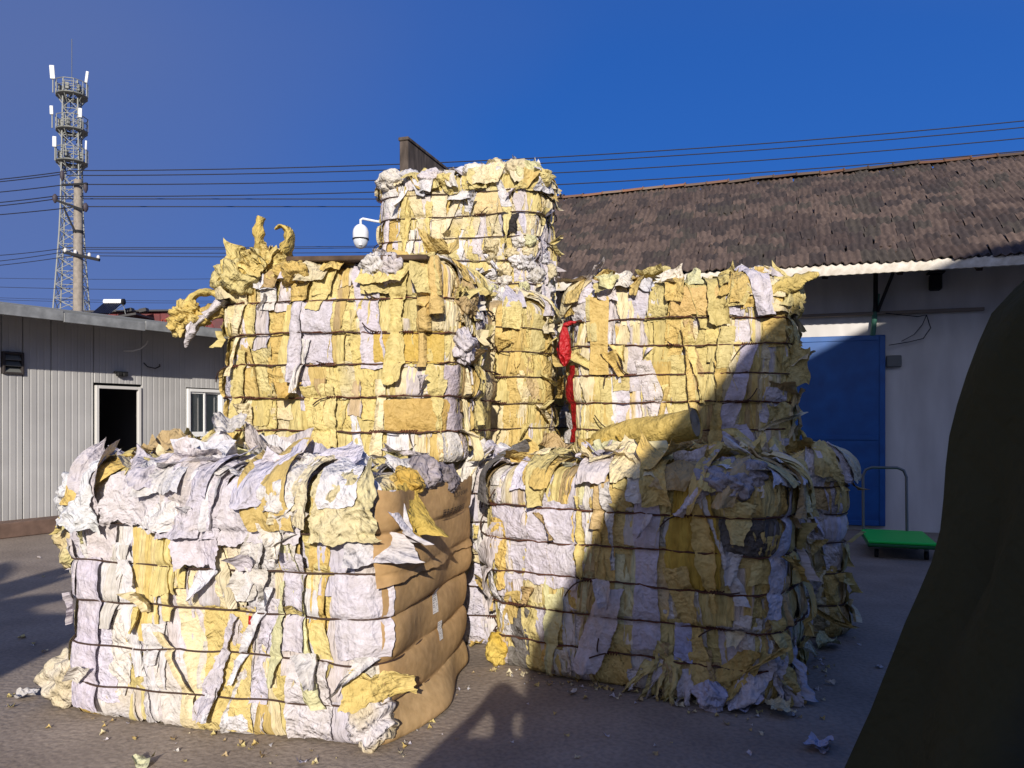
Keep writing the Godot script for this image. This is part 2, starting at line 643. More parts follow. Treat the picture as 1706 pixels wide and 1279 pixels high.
	for c in courses:
		for k in 64:
			var x := -7.5 + k * 0.205 + (0.1 if c % 2 else 0.0)
			if x > 5.5:
				continue
			var sag := nzv.get_noise_2d(x, c * 0.3) * 0.035
			var p: Vector3 = eave + dirs * (c * step - 0.06 + r.randfn(0, 0.011)) + nrm * (0.0 + sag + r.randfn(0, 0.006)) + Vector3(x + r.randfn(0, 0.008) + cj[c], 0, 0)
			var b := Basis(Vector3.RIGHT, nrm, -dirs) * Basis(Vector3.UP, r.randfn(0, 0.03)) * Basis(Vector3.RIGHT, 0.11 + r.randfn(0, 0.022)) * Basis(Vector3.BACK, r.randfn(0, 0.03))
			if r.randf() < 0.05:
				p += dirs * r.randf_range(-0.07, 0.03) + nrm * 0.012
				b = b * Basis(Vector3.UP, r.randfn(0, 0.09)) * Basis(Vector3.RIGHT, r.randf_range(0.0, 0.06))
			var w := xf * p
			var seen: bool = absf(w.x / -w.z) < 0.68 and w.x / -w.z > 0.03
			all.append([w.length() + (0.0 if seen else 100.0), Transform3D(b, p), r.randi() % 3, clampi(int(3.0 + nzv.get_noise_2d(x * 1.5, c * 0.6 + 40.0) * 5.0 + r.randfn(0, 1.1)), 0, 6)])
	all.sort_custom(func(a, b): return a[0] < b[0])
	for i in 300:
		var t := part("roof_tile", meshes[all[i][2]], mats[all[i][3]], o)
		t.transform = all[i][1]
	var mm := MultiMesh.new()
	mm.transform_format = MultiMesh.TRANSFORM_3D
	mm.use_colors = true
	mm.mesh = meshes[0]
	mm.instance_count = all.size() - 300
	for i in mm.instance_count:
		mm.set_instance_transform(i, all[i + 300][1])
		var tc: Color = tones[all[i + 300][3]]
		mm.set_instance_color(i, Color(tc.r * 1.0, tc.g * 0.98, tc.b * 0.96).srgb_to_linear())
	var mi := MultiMeshInstance3D.new()
	mi.name = "roof_tiles"
	mi.multimesh = mm
	mi.material_override = any
	mi.set_meta("kind", "stuff")
	o.add_child(mi)
	# ridge caps, some of them newer and orange
	var rc := ridge_mesh()
	for k in 33:
		var t := part("ridge_tile", rc, plain([srgb(112, 84, 66), srgb(130, 92, 68), srgb(102, 84, 72), srgb(122, 102, 86)][r.randi() % 4].darkened(0.25 if k > 12 else 0.0), 0.9), o)
		t.position = eave + dirs * len + Vector3(-7.45 + k * 0.4, 0.03 + r.randfn(0, 0.006), 0)
		t.rotation = Vector3(0, 0, 0.03 + r.randfn(0, 0.02))
	# sliding door on a rail
	var blue := plain(srgb(18, 88, 160), 0.5)
	blue.albedo_texture = noise_tex(53, 0.01, 5, srgb(205, 205, 210), Color.WHITE, 256)
	var dx1 := -0.2
	var door := part("sliding_door", box(Vector3(dx1 - 1.3, 1.4, 0.06), Vector3(2.6, 2.66, 0.05), Basis(), 0.008), blue, o)
	for q in [Vector4(dx1 - 0.04, 1.4, 0.07, 2.66), Vector4(dx1 - 2.56, 1.4, 0.07, 2.66)]:
		part("door_rail", box(Vector3(q.x, q.y, 0.092), Vector3(q.z, q.w - 0.02, 0.02)), blue, door)
	for y in [0.11, 1.3, 2.69]:
		part("door_rail", box(Vector3(dx1 - 1.3, y, 0.089), Vector3(2.43, 0.07, 0.016)), blue, door)
	part("door_track", box(Vector3(-2.35, 3.03, 0.07), Vector3(6.7, 0.045, 0.07)), plain(srgb(128, 116, 104), 0.7), o)
	# drain pipe, brackets, box and cables on the wall
	var green := plain(srgb(58, 108, 92), 0.6)
	part("drain_pipe", tube(PackedVector3Array([Vector3(-0.36, 2.72, 0.08), Vector3(-0.33, 3.05, 0.08), Vector3(-0.3, 3.3, 0.09)]), 0.035, 8), green, o)
	part("roof_strut", tube(PackedVector3Array([Vector3(-0.33, 3.05, 0.12), Vector3(-0.33, 3.6, 0.14)]), 0.03, 8), M.dark, o)
	part("roof_strut", tube(PackedVector3Array([Vector3(-0.3, 3.05, 0.1), Vector3(-0.12, 3.62, 0.5)]), 0.022, 8), M.dark, o)
	var lampb := part("wall_lamp", box(Vector3(0.42, 3.42, 0.07), Vector3(0.15, 0.22, 0.14), Basis(), 0.02), M.dark, o)
	part("hood", box(Vector3(0.42, 3.545, 0.1), Vector3(0.2, 0.025, 0.2)), M.dark, lampb)
	part("junction_box", box(Vector3(-0.09, 2.36, 0.04), Vector3(0.19, 0.16, 0.08), Basis(), 0.01), plain(srgb(96, 98, 96), 0.6), o)
	part("wall_cable", tube(PackedVector3Array([Vector3(-0.2, 3.02, 0.12), Vector3(0.0, 2.99, 0.1), Vector3(0.2, 2.96, 0.09), Vector3(0.31, 2.98, 0.08), Vector3(0.36, 2.8, 0.08), Vector3(0.27, 2.66, 0.08), Vector3(0.1, 2.62, 0.07), Vector3(-0.16, 2.58, 0.1)]), 0.007, 6), M.wire, o)
	part("wall_cable", tube(PackedVector3Array([Vector3(0.31, 2.98, 0.08), Vector3(0.26, 2.85, 0.08), Vector3(0.16, 2.72, 0.08), Vector3(0.0, 2.63, 0.08)]), 0.006, 6), M.wire, o)


func tile_mesh(sd: int) -> ArrayMesh:
	var st := SurfaceTool.new()
	st.begin(Mesh.PRIMITIVE_TRIANGLES)
	var n := 8
	var rows := []
	var r := RandomNumberGenerator.new()
	r.seed = sd
	for zz in [-0.36, 0.0]:
		var row := []
		for i in n + 1:
			var x := -0.104 + 0.208 * i / n
			row.append(Vector3(x, 0.017 * sin((x / 0.104 + 0.5) * TAU * 1.0) + r.randf_range(-0.002, 0.002), zz + r.randf_range(-0.006, 0.006)))
		rows.append(row)
	var low := []
	for p in rows[1]:
		low.append(p + Vector3(0, -0.015, -0.003))
	st.set_smooth_group(1)
	for pair in [[rows[0], rows[1]], [rows[1], low]]:
		for i in n:
			var a: Vector3 = pair[0][i]
			var b: Vector3 = pair[0][i + 1]
			var c: Vector3 = pair[1][i + 1]
			var d: Vector3 = pair[1][i]
			for p in [a, b, c, a, c, d]:
				st.add_vertex(p)
		st.set_smooth_group(2)
	st.generate_normals()
	return st.commit()


func ridge_mesh() -> ArrayMesh:
	var pts := PackedVector3Array()
	for zz in [[-0.21, 1.0], [0.19, 0.9], [0.191, 1.08], [0.215, 1.08]]:
		for k in 9:
			var a := PI * k / 8.0
			pts.append(Vector3(zz[0], sin(a) * 0.075 * zz[1] - 0.01, cos(a) * 0.12 * zz[1]))
	return grid_mesh(8, 3, pts, PackedVector2Array(), PackedColorArray())


# ---------------------------------------------------------------- far things
func far_things():
	# concrete wall end behind the top bale
	var cm := plain(srgb(112, 100, 90), 0.95)
	cm.albedo_texture = noise_tex(71, 0.012, 6, srgb(110, 105, 100), Color.WHITE, 512)
	cm.uv1_triplanar = true
	cm.uv1_world_triplanar = true
	cm.uv1_scale = Vector3(1.6, 0.35, 1.6)
	var p := at(672.5, 705, 11.0)
	var wt := thing("concrete_wall", "tall stained concrete wall end rising behind the topmost paper bale", "wall", Vector3(p.x, 0, p.z), -0.3199)
	part("wall_body", box(Vector3(0, 2.76, -1.6), Vector3(0.135, 5.52, 3.2), Basis(), 0.012), cm, wt)
	part("coping", box(Vector3(0, 5.545, -1.6), Vector3(0.16, 0.05, 3.23), Basis(), 0.008), cm, wt)
	# dome camera
	var q := at(601, 366, 10.7)
	var cc := thing("security_camera", "white dome security camera hanging from a short wall arm", "camera", q)
	var shell := plain(srgb(225, 226, 226), 0.4)
	part("arm", tube(PackedVector3Array([Vector3(0, -0.06, 0), Vector3(0, 0.0, 0), Vector3(0.03, 0.015, 0), Vector3(0.2, -0.015, -0.02), Vector3(0.58, -0.05, -0.1)]), 0.017, 10), shell, cc)
	part("bracket", box(Vector3(0.33, -0.13, -0.05), Vector3(0.02, 0.26, 0.09)), shell, cc)
	var bp := []
	for k in 11:
		var a := PI * 0.5 * k / 10.0
		bp.append(Vector2(0.108 * sin(a) + 0.001, -0.19 + 0.13 * cos(a)))
	bp.append(Vector2(0.108, -0.25))
	bp.append(Vector2(0.10, -0.262))
	part("housing", lathe(bp, 20), shell, cc)
	part("seal", lathe([Vector2(0.1, -0.26), Vector2(0.113, -0.262), Vector2(0.113, -0.276), Vector2(0.1, -0.278)], 20), M.dark, cc)
	var dp := []
	for k in 9:
		var a := PI * 0.5 * k / 8.0
		dp.append(Vector2(0.1 * cos(a) + 0.001, -0.278 - 0.125 * sin(a)))
	part("dome", lathe(dp, 20), plain(srgb(206, 210, 212), 0.2), cc)
	part("lens_window", box(Vector3(0.01, -0.33, 0.083), Vector3(0.05, 0.09, 0.03), Basis(Vector3.RIGHT, 0.35), 0.01), plain(srgb(235, 235, 235), 0.3), cc)
	tower()
	pole_and_lines()
	# red shed and the solar heater
	var red := plain(srgb(118, 30, 30), 0.55)
	red.albedo_texture = noise_tex(72, 0.01, 5, srgb(150, 140, 140), Color.WHITE, 256)
	var a0 := at(150, 705, 22.0)
	var sh := thing("red_shed", "dark red sheet metal shed with orange painted marks behind the cabin", "shed", Vector3(a0.x, 0, a0.z))
	for k in 9:
		part("wall_sheet", box(Vector3(0.45 + k * 0.62, 2.33 + (0.02 if k % 2 else 0.0), -0.02 + 0.012 * (k % 2)), Vector3(0.615, 4.66, 0.05), Basis(), 0.01), red, sh)
	part("side_wall", box(Vector3(2.9, 2.2, -3.0), Vector3(5.6, 4.4, 5.7)), red, sh)
	var rg := plain(srgb(66, 64, 62), 0.8)
	part("roof", box(Vector3(2.85, 4.7, -2.9), Vector3(5.9, 0.05, 6.1), Basis(Vector3.BACK, 0.012)), rg, sh)
	var om := plain(srgb(190, 74, 40), 0.7)
	var strokes := SurfaceTool.new()
	strokes.begin(Mesh.PRIMITIVE_TRIANGLES)
	var ms := at(275, 540, 22.0) - sh.position
	for e in [[-0.14, -0.14, -0.05, 0.13], [-0.12, -0.02, -0.12, -0.16], [0.0, 0.12, 0.18, 0.14], [0.04, 0.12, 0.03, -0.16], [0.14, 0.13, 0.13, -0.17], [-0.02, -0.02, 0.17, 0.0]]:
		bar_into(strokes, ms + Vector3(e[0], e[1], 0.045), ms + Vector3(e[2], e[3], 0.045), 0.035, 0.012)
	part("painted_mark", strokes.commit(), om, sh)
	var st2 := SurfaceTool.new()
	st2.begin(Mesh.PRIMITIVE_TRIANGLES)
	var m2 := at(349, 542, 22.0) - sh.position
	for e in [[-0.16, 0.1, 0.0, 0.14], [0.0, 0.14, 0.12, -0.02], [-0.12, -0.05, 0.16, -0.06], [-0.02, 0.1, -0.1, -0.16]]:
		bar_into(st2, m2 + Vector3(e[0], e[1], 0.045), m2 + Vector3(e[2], e[3], 0.045), 0.04, 0.012)
	part("painted_mark", st2.commit(), plain(srgb(150, 30, 26), 0.7), sh)
	part("pale_patch", box(at(238, 533, 22.0) - sh.position + Vector3(0, 0, 0.045), Vector3(0.035, 0.26, 0.012)), M.white_metal, sh)
	part("pale_patch", box(at(350, 534, 22.0) - sh.position + Vector3(0, 0, 0.045), Vector3(0.11, 0.08, 0.012)), M.white_metal, sh)
	for x in [216, 240]:
		part("vent_stub", box(at(x, 517, 21.6) - sh.position, Vector3(0.2, 0.1, 0.2), Basis(Vector3.BACK, 0.2)), rg, sh)
	# grey roof in front of the shed that carries the heater
	var gb := thing("grey_roofed_hut", "small hut with a low grey roof beside the red shed", "hut", Vector3(at(178, 705, 21.0).x, 0, -21.0))
	part("wall", box(Vector3(0, 2.1, -0.9), Vector3(1.3, 4.2, 1.6)), plain(srgb(96, 92, 88), 0.9), gb)
	part("roof", box(Vector3(0.0, 4.33, -0.9), Vector3(1.7, 0.06, 2.0), Basis(Vector3.BACK, 0.16)), rg, gb)
	var hp := at(183, 524, 21.0)
	var so := thing("solar_water_heater", "tilted solar water heater with white tank on the grey hut roof", "water heater", hp)
	part("tank", tube(PackedVector3Array([Vector3(-0.26, 0.38, -0.2), Vector3(-0.25, 0.38, -0.2), Vector3(0.24, 0.38, -0.2), Vector3(0.27, 0.38, -0.2)]), [0.06, 0.075, 0.075, 0.06], 12), plain(srgb(230, 230, 228), 0.35), so)
	part("tank_end", tube(PackedVector3Array([Vector3(0.24, 0.38, -0.2), Vector3(0.3, 0.38, -0.2), Vector3(0.305, 0.38, -0.2)]), [0.085, 0.085, 0.001], 12), M.dark, so)
	for k in 9:
		part("collector_tube", tube(PackedVector3Array([Vector3(-0.36 + k * 0.057, 0.0, 0.2), Vector3(-0.22 + k * 0.055, 0.34, -0.17)]), 0.024, 6), plain(srgb(22, 24, 36), 0.35), so)
	for x in [-0.24, 0.26]:
		part("strut", tube(PackedVector3Array([Vector3(x, 0.36, -0.2), Vector3(x + 0.06, -0.02, -0.25)]), 0.012, 5), M.galv, so)
	part("strut", tube(PackedVector3Array([Vector3(0.28, 0.3, -0.2), Vector3(0.1, 0.0, 0.2)]), 0.012, 5), M.galv, so)


func tower():
	var d := 60.0
	var base := at(120, 705, d)
	var o := thing("lattice_tower", "tall steel lattice mast with three antenna platforms behind the pole", "tower", Vector3(base.x, 0, base.z))
	o.rotation.y = 0.3
	var gm := plain(srgb(122, 124, 118), 0.6, 0.1)
	var half := func(y: float) -> float:
		if y > 17.0:
			return lerpf(0.66, 0.5, (y - 17.0) / 10.5)
		return lerpf(1.75, 0.66, pow(y / 17.0, 0.85))
	var top := 28.0
	var st := SurfaceTool.new()
	var cs := [Vector2(-1, -1), Vector2(1, -1), Vector2(1, 1), Vector2(-1, 1)]
	for c in cs:
		st = SurfaceTool.new()
		st.begin(Mesh.PRIMITIVE_TRIANGLES)
		var y := 0.0
		while y < top - 0.1:
			var y2: float = minf(y + 2.0, top)
			var h1: float = half.call(y)
			var h2: float = half.call(y2)
			bar_into(st, Vector3(c.x * h1, y, c.y * h1), Vector3(c.x * h2, y2, c.y * h2), 0.09, 0.09)
			y = y2
		part("leg", st.commit(), gm, o)
	for f in 4:
		st = SurfaceTool.new()
		st.begin(Mesh.PRIMITIVE_TRIANGLES)
		var a: Vector2 = cs[f]
		var b: Vector2 = cs[(f + 1) % 4]
		var y := 0.4
		while y < top - 0.6:
			var dy := 1.6 if y < 10.0 else 1.05
			var y2: float = minf(y + dy, top)
			var h1: float = half.call(y)
			var h2: float = half.call(y2)
			bar_into(st, Vector3(a.x * h1, y, a.y * h1), Vector3(b.x * h2, y2, b.y * h2), 0.045, 0.045)
			bar_into(st, Vector3(b.x * h1, y, b.y * h1), Vector3(a.x * h2, y2, a.y * h2), 0.045, 0.045)
			bar_into(st, Vector3(b.x * h2, y2, b.y * h2), Vector3(a.x * h2, y2, a.y * h2), 0.045, 0.045)
			y = y2
		part("bracing", st.commit(), gm, o)
	var am := plain(srgb(206, 208, 206), 0.5)
	for e in [[26.9, [[-1.15, 1.15, 0.3, -0.12], [1.2, 1.0, 0.16, 0.2]]], [24.2, [[-1.2, 0.75, 0.2, -0.05], [0.75, 0.8, 0.22, 0.03]]], [21.75, [[-1.0, 0.9, 0.24, 0.0], [1.15, 0.8, 0.1, 0.05]]]]:
		var y: float = e[0]
		var pl := part("platform", ring_deck(y, 1.08, 0.5), gm, o)
		st = SurfaceTool.new()
		st.begin(Mesh.PRIMITIVE_TRIANGLES)
		for k in 10:
			var a1 := TAU * k / 10
			var a2 := TAU * (k + 1) / 10
			var p1 := Vector3(cos(a1) * 1.12, y, sin(a1) * 1.12)
			var p2 := Vector3(cos(a2) * 1.12, y, sin(a2) * 1.12)
			bar_into(st, p1, p1 + Vector3(0, 0.95, 0), 0.05, 0.05)
			bar_into(st, p1 + Vector3(0, 0.95, 0), p2 + Vector3(0, 0.95, 0), 0.05, 0.05)
			bar_into(st, p1 + Vector3(0, 0.5, 0), p2 + Vector3(0, 0.5, 0), 0.04, 0.04)
			bar_into(st, p1, Vector3(cos(a1) * 0.6, y - 0.75, sin(a1) * 0.6), 0.06, 0.06)
		part("railing", st.commit(), gm, pl)
		for q in e[1]:
			var an := part("antenna", box(Vector3(q[0], y + 0.75 + q[1] * 0.5, 0.8), Vector3(q[2] + 0.04, q[1] * 0.9, 0.14), Basis(Vector3.BACK, -q[3] * 0.6), 0.03), am, o)
			part("antenna_mount", box(Vector3(q[0] * 0.98, y + 0.55, 0.72), Vector3(0.08, 1.5, 0.08)), gm, an)
		for k in 5:
			part("radio_unit", box(Vector3(cos(k * 1.3 + y) * 0.8, y + 0.45, sin(k * 1.3 + y) * 0.8), Vector3(0.3, 0.5, 0.2), Basis(Vector3.UP, k * 1.1), 0.03), gm, o)
	part("lightning_rod", tube(PackedVector3Array([Vector3(0, 27.8, 0), Vector3(0, 31.3, 0)]), 0.025, 5), gm, o)


func ring_deck(y: float, r1: float, r0: float) -> ArrayMesh:
	var pts := PackedVector3Array()
	for q in [Vector2(r0, y), Vector2(r1, y), Vector2(r1 + 0.03, y - 0.02), Vector2(r1 + 0.03, y - 0.16), Vector2(r0, y - 0.1)]:
		for k in 17:
			var a := TAU * k / 16
			pts.append(Vector3(cos(a) * q.x, q.y, sin(a) * q.x))
	return grid_mesh(16, 4, pts, PackedVector2Array(), PackedColorArray())


func pole_and_lines():
	var d := 28.0
	var b := at(130.5, 705, d)
	var o := thing("utility_pole", "round concrete utility pole with steel crossarms in front of the mast", "pole", Vector3(b.x, 0, b.z))
	var cm := plain(srgb(158, 148, 134), 0.9)
	cm.albedo_texture = noise_tex(74, 0.02, 4, srgb(205, 205, 205), Color.WHITE, 256)
	part("shaft", tube(PackedVector3Array([Vector3(0, 0, 0), Vector3(0, 5, 0), Vector3(0, 10.3, 0), Vector3(0, 10.32, 0)]), [0.2, 0.175, 0.14, 0.01], 16), cm, o)
	var ins := plain(srgb(216, 214, 208), 0.3)
	var arm := func(px0: float, py0: float, px1: float, py1: float, w: float):
		var st := SurfaceTool.new()
		st.begin(Mesh.PRIMITIVE_TRIANGLES)
		bar_into(st, at(px0, py0, d - 0.2) - o.position, at(px1, py1, d - 0.26) - o.position, w, w)
		return part("crossarm", st.commit(), M.dark, o)
	var lowarm = arm.call(106, 420, 166, 433, 0.1)
	for q in [[109, 416], [126, 419], [149, 424], [164, 428]]:
		part("insulator", tube(PackedVector3Array([at(q[0], q[1] + 5, d - 0.22) - o.position, at(q[0], q[1] + 2, d - 0.22) - o.position, at(q[0], q[1] - 1, d - 0.22) - o.position, at(q[0], q[1] - 3, d - 0.22) - o.position]), [0.03, 0.06, 0.055, 0.02], 8), ins, lowarm)
	var midarm = arm.call(92, 333, 140, 350, 0.08)
	for q in [[92, 330], [143, 345]]:
		part("insulator", tube(PackedVector3Array([at(q[0], q[1] + 8, d - 0.22) - o.position, at(q[0], q[1] + 3, d - 0.22) - o.position, at(q[0], q[1] - 3, d - 0.22) - o.position, at(q[0], q[1] - 7, d - 0.22) - o.position]), [0.03, 0.09, 0.09, 0.03], 8), plain(srgb(70, 62, 66), 0.5), midarm)
	var toparm = arm.call(104, 308, 146, 306, 0.07)
	for q in [[104, 292], [143, 312]]:
		part("insulator", tube(PackedVector3Array([at(q[0], q[1] + 9, d - 0.22) - o.position, at(q[0], q[1] + 3, d - 0.22) - o.position, at(q[0], q[1] - 4, d - 0.22) - o.position, at(q[0], q[1] - 8, d - 0.22) - o.position]), [0.03, 0.08, 0.08, 0.03], 8), plain(srgb(70, 62, 66), 0.5), toparm)
	var st := SurfaceTool.new()
	st.begin(Mesh.PRIMITIVE_TRIANGLES)
	bar_into(st, at(106, 345, d - 0.18) - o.position, at(126, 387, d - 0.18) - o.position, 0.05, 0.05)
	part("brace", st.commit(), M.dark, o)
	part("band", tube(PackedVector3Array([Vector3(0, 8.37, 0), Vector3(0, 8.47, 0)]), 0.175, 14), M.dark, o)
	# wires: [x0, y0, d0, x1, y1, d1, sag, radius]
	var set1 := [[-60, 304, 30, 112, 285, 28], [-60, 308, 30, 112, 289, 28], [-60, 325, 30, 120, 306, 28], [-60, 342, 30, 95, 326, 28], [-60, 348, 30, 95, 331, 28], [-60, 362, 30, 140, 343, 28],
		[112, 284, 28, 1900, 181, 25, 0.5], [112, 292, 28, 1900, 192, 25, 0.5], [140, 307, 28, 1900, 210, 25, 0.5], [95, 327, 28, 1900, 232, 25, 0.5], [95, 331, 28, 1900, 330, 36, 0.02], [143, 344, 28, 1900, 342, 36, 0.02]]
	var ord := ["topmost", "second", "third", "fourth", "fifth", "lowest"]
	for e in set1:
		var at_no := set1.find(e)
		tag(part("power_line", tube(sagged(at(e[0], e[1], e[2]), at(e[3], e[4], e[5]), e[6] if e.size() > 6 else 0.03), 0.019, 5), M.wire), ("%s of six upper power lines leaving the pole over the cabin roof" if at_no < 6 else "%s of six upper power lines from the pole over the paper stack") % ord[at_no % 6], "wire", "upper power lines")
	var set2 := [[-60, 428, 30, 109, 413, 28], [-60, 440, 30, 126, 416, 28], [-60, 447, 30, 149, 421, 28], [109, 412, 28, 900, 405, 33], [126, 415, 28, 900, 407, 33], [149, 421, 28, 900, 416, 33], [164, 426, 28, 900, 425, 33]]
	for e in set2:
		var at_no := set2.find(e)
		tag(part("power_line", tube(sagged(at(e[0], e[1], e[2]), at(e[3], e[4], e[5]), 0.06), 0.014, 5), M.wire), ("%s of three thin lines from the low crossarm away over the cabin" % ["topmost", "middle", "lowest"][at_no] if at_no < 3 else "%s of four thin lines from the low crossarm towards the dome camera" % ["topmost", "second", "third", "lowest"][at_no - 3]), "wire", "lower power lines")
	var set3 := [[-60, 462, 62, 700, 455, 62], [-60, 476, 50, 700, 474, 52], [-60, 497, 64, 620, 500, 64], [-60, 494, 66, 700, 497, 66], [-60, 501, 60, 260, 548, 45]]
	for e in set3:
		var at_no := set3.find(e)
		tag(part("power_line", tube(sagged(at(e[0], e[1], e[2]), at(e[3], e[4], e[5]), 0.3), 0.016, 4), M.wire), ["topmost faint distant cable between the low crossarm and the cabin roof", "second faint distant cable under the low crossarm", "lower of two close faint cables just above the red shed", "upper of two close faint cables just above the red shed", "slanting faint cable that dips behind the cabin roof"][at_no], "wire", "distant cables")


# ---------------------------------------------------------------- bales
# A bale is a dictionary: W, H, D, straps (heights with 0 and H at the ends), rnd corner radius.
# Perimeter s: 0..W front (left to right), W..W+D right side going back, -D..0 left side coming forward.
func surf(b: Dictionary, s: float, q: float, z: float):
	var W: float = b.W
	var D: float = b.D
	var H: float = b.H
	if s < -D:
		s += 2.0 * (W + D)
	var st: Vector2
	var T: Vector2
	var N: Vector2
	var t: float
	var L: float
	if s < 0.0:
		st = Vector2(-W * 0.5, -D * 0.5); T = Vector2(0, 1); N = Vector2(-1, 0); t = s + D; L = D
	elif s <= W:
		st = Vector2(-W * 0.5, D * 0.5); T = Vector2(1, 0); N = Vector2(0, 1); t = s; L = W
	elif s <= W + D:
		st = Vector2(W * 0.5, D * 0.5); T = Vector2(0, -1); N = Vector2(1, 0); t = s - W; L = D
	else:
		st = Vector2(W * 0.5, -D * 0.5); T = Vector2(-1, 0); N = Vector2(0, -1); t = s - W - D; L = W
	var r: float = b.rnd
	var p: Vector2
	var n: Vector2
	if t < r:
		var a := PI * 0.25 * (1.0 - t / r)
		n = N * cos(a) - T * sin(a)
		p = st + T * r - N * r + n * r
	elif t > L - r:
		var a := PI * 0.25 * (1.0 - (L - t) / r)
		n = N * cos(a) + T * sin(a)
		p = st + T * (L - r) - N * r + n * r
	else:
		n = N
		p = st + T * t
	# bulges: the face as a whole, each layer between two straps, and slow unevenness
	var k := sin(PI * clampf(t / L, 0, 1))
	var straps: Array = b.straps
	var i := 0
	while i < straps.size() - 2 and q > straps[i + 1]:
		i += 1
	var c: float = (q - straps[i]) / (straps[i + 1] - straps[i]) * 2.0 - 1.0
	c = clampf(c, -1.0, 1.0)
	var lay: float = sqrt(maxf(0.0, 1.0 - c * c))
	var ph: float = b.ph
	var bul: float = b.face * k + (b.layer + 0.012 * sin(s * 9.0 + ph + i * 2.1)) * lay + b.slip[i]
	bul += 0.018 * sin(s * 3.7 + ph * 2.0 + q * 2.3) + 0.012 * sin(q * 7.0 - s * 5.0 + ph)
	var y := q
	var inw := 0.0
	var cv := 1.0
	var sv := 0.0
	var rt := 0.10
	var q0: float = H - rt
	if q > q0:
		var a := (q - q0) / rt
		if a < 1.5708:
			y = q0 + rt * sin(a)
			inw = rt * (1.0 - cos(a))
			cv = cos(a)
			sv = sin(a)
		else:
			y = H + 0.02 * sin(s * 6.0 + q * 5.0 + ph)
			inw = rt + (q - q0 - rt * 1.5708)
			cv = 0.0
			sv = 1.0
	elif q < 0.07:
		inw = 0.05 * pow(1.0 - q / 0.07, 2.0) * 0.6
	sn = Vector3(n.x * cv, sv, n.y * cv)
	var off: float = bul * cv - inw
	sp = Vector3(p.x + n.x * off + b.lean.x * y, y, p.y + n.y * off + b.lean.y * y) + sn * z
	if sp.y < 0.004:
		sp.y = 0.004


func pinch(b: Dictionary, q: float) -> float:
	var straps: Array = b.straps
	var i := 0
	while i < straps.size() - 2 and q > straps[i + 1]:
		i += 1
	var c: float = clampf((q - straps[i]) / (straps[i + 1] - straps[i]) * 2.0 - 1.0, -1.0, 1.0)
	if i == straps.size() - 2 and c > 0.0:
		return 1.0
	return 1.0 - 0.8 * pow(c, 10.0)


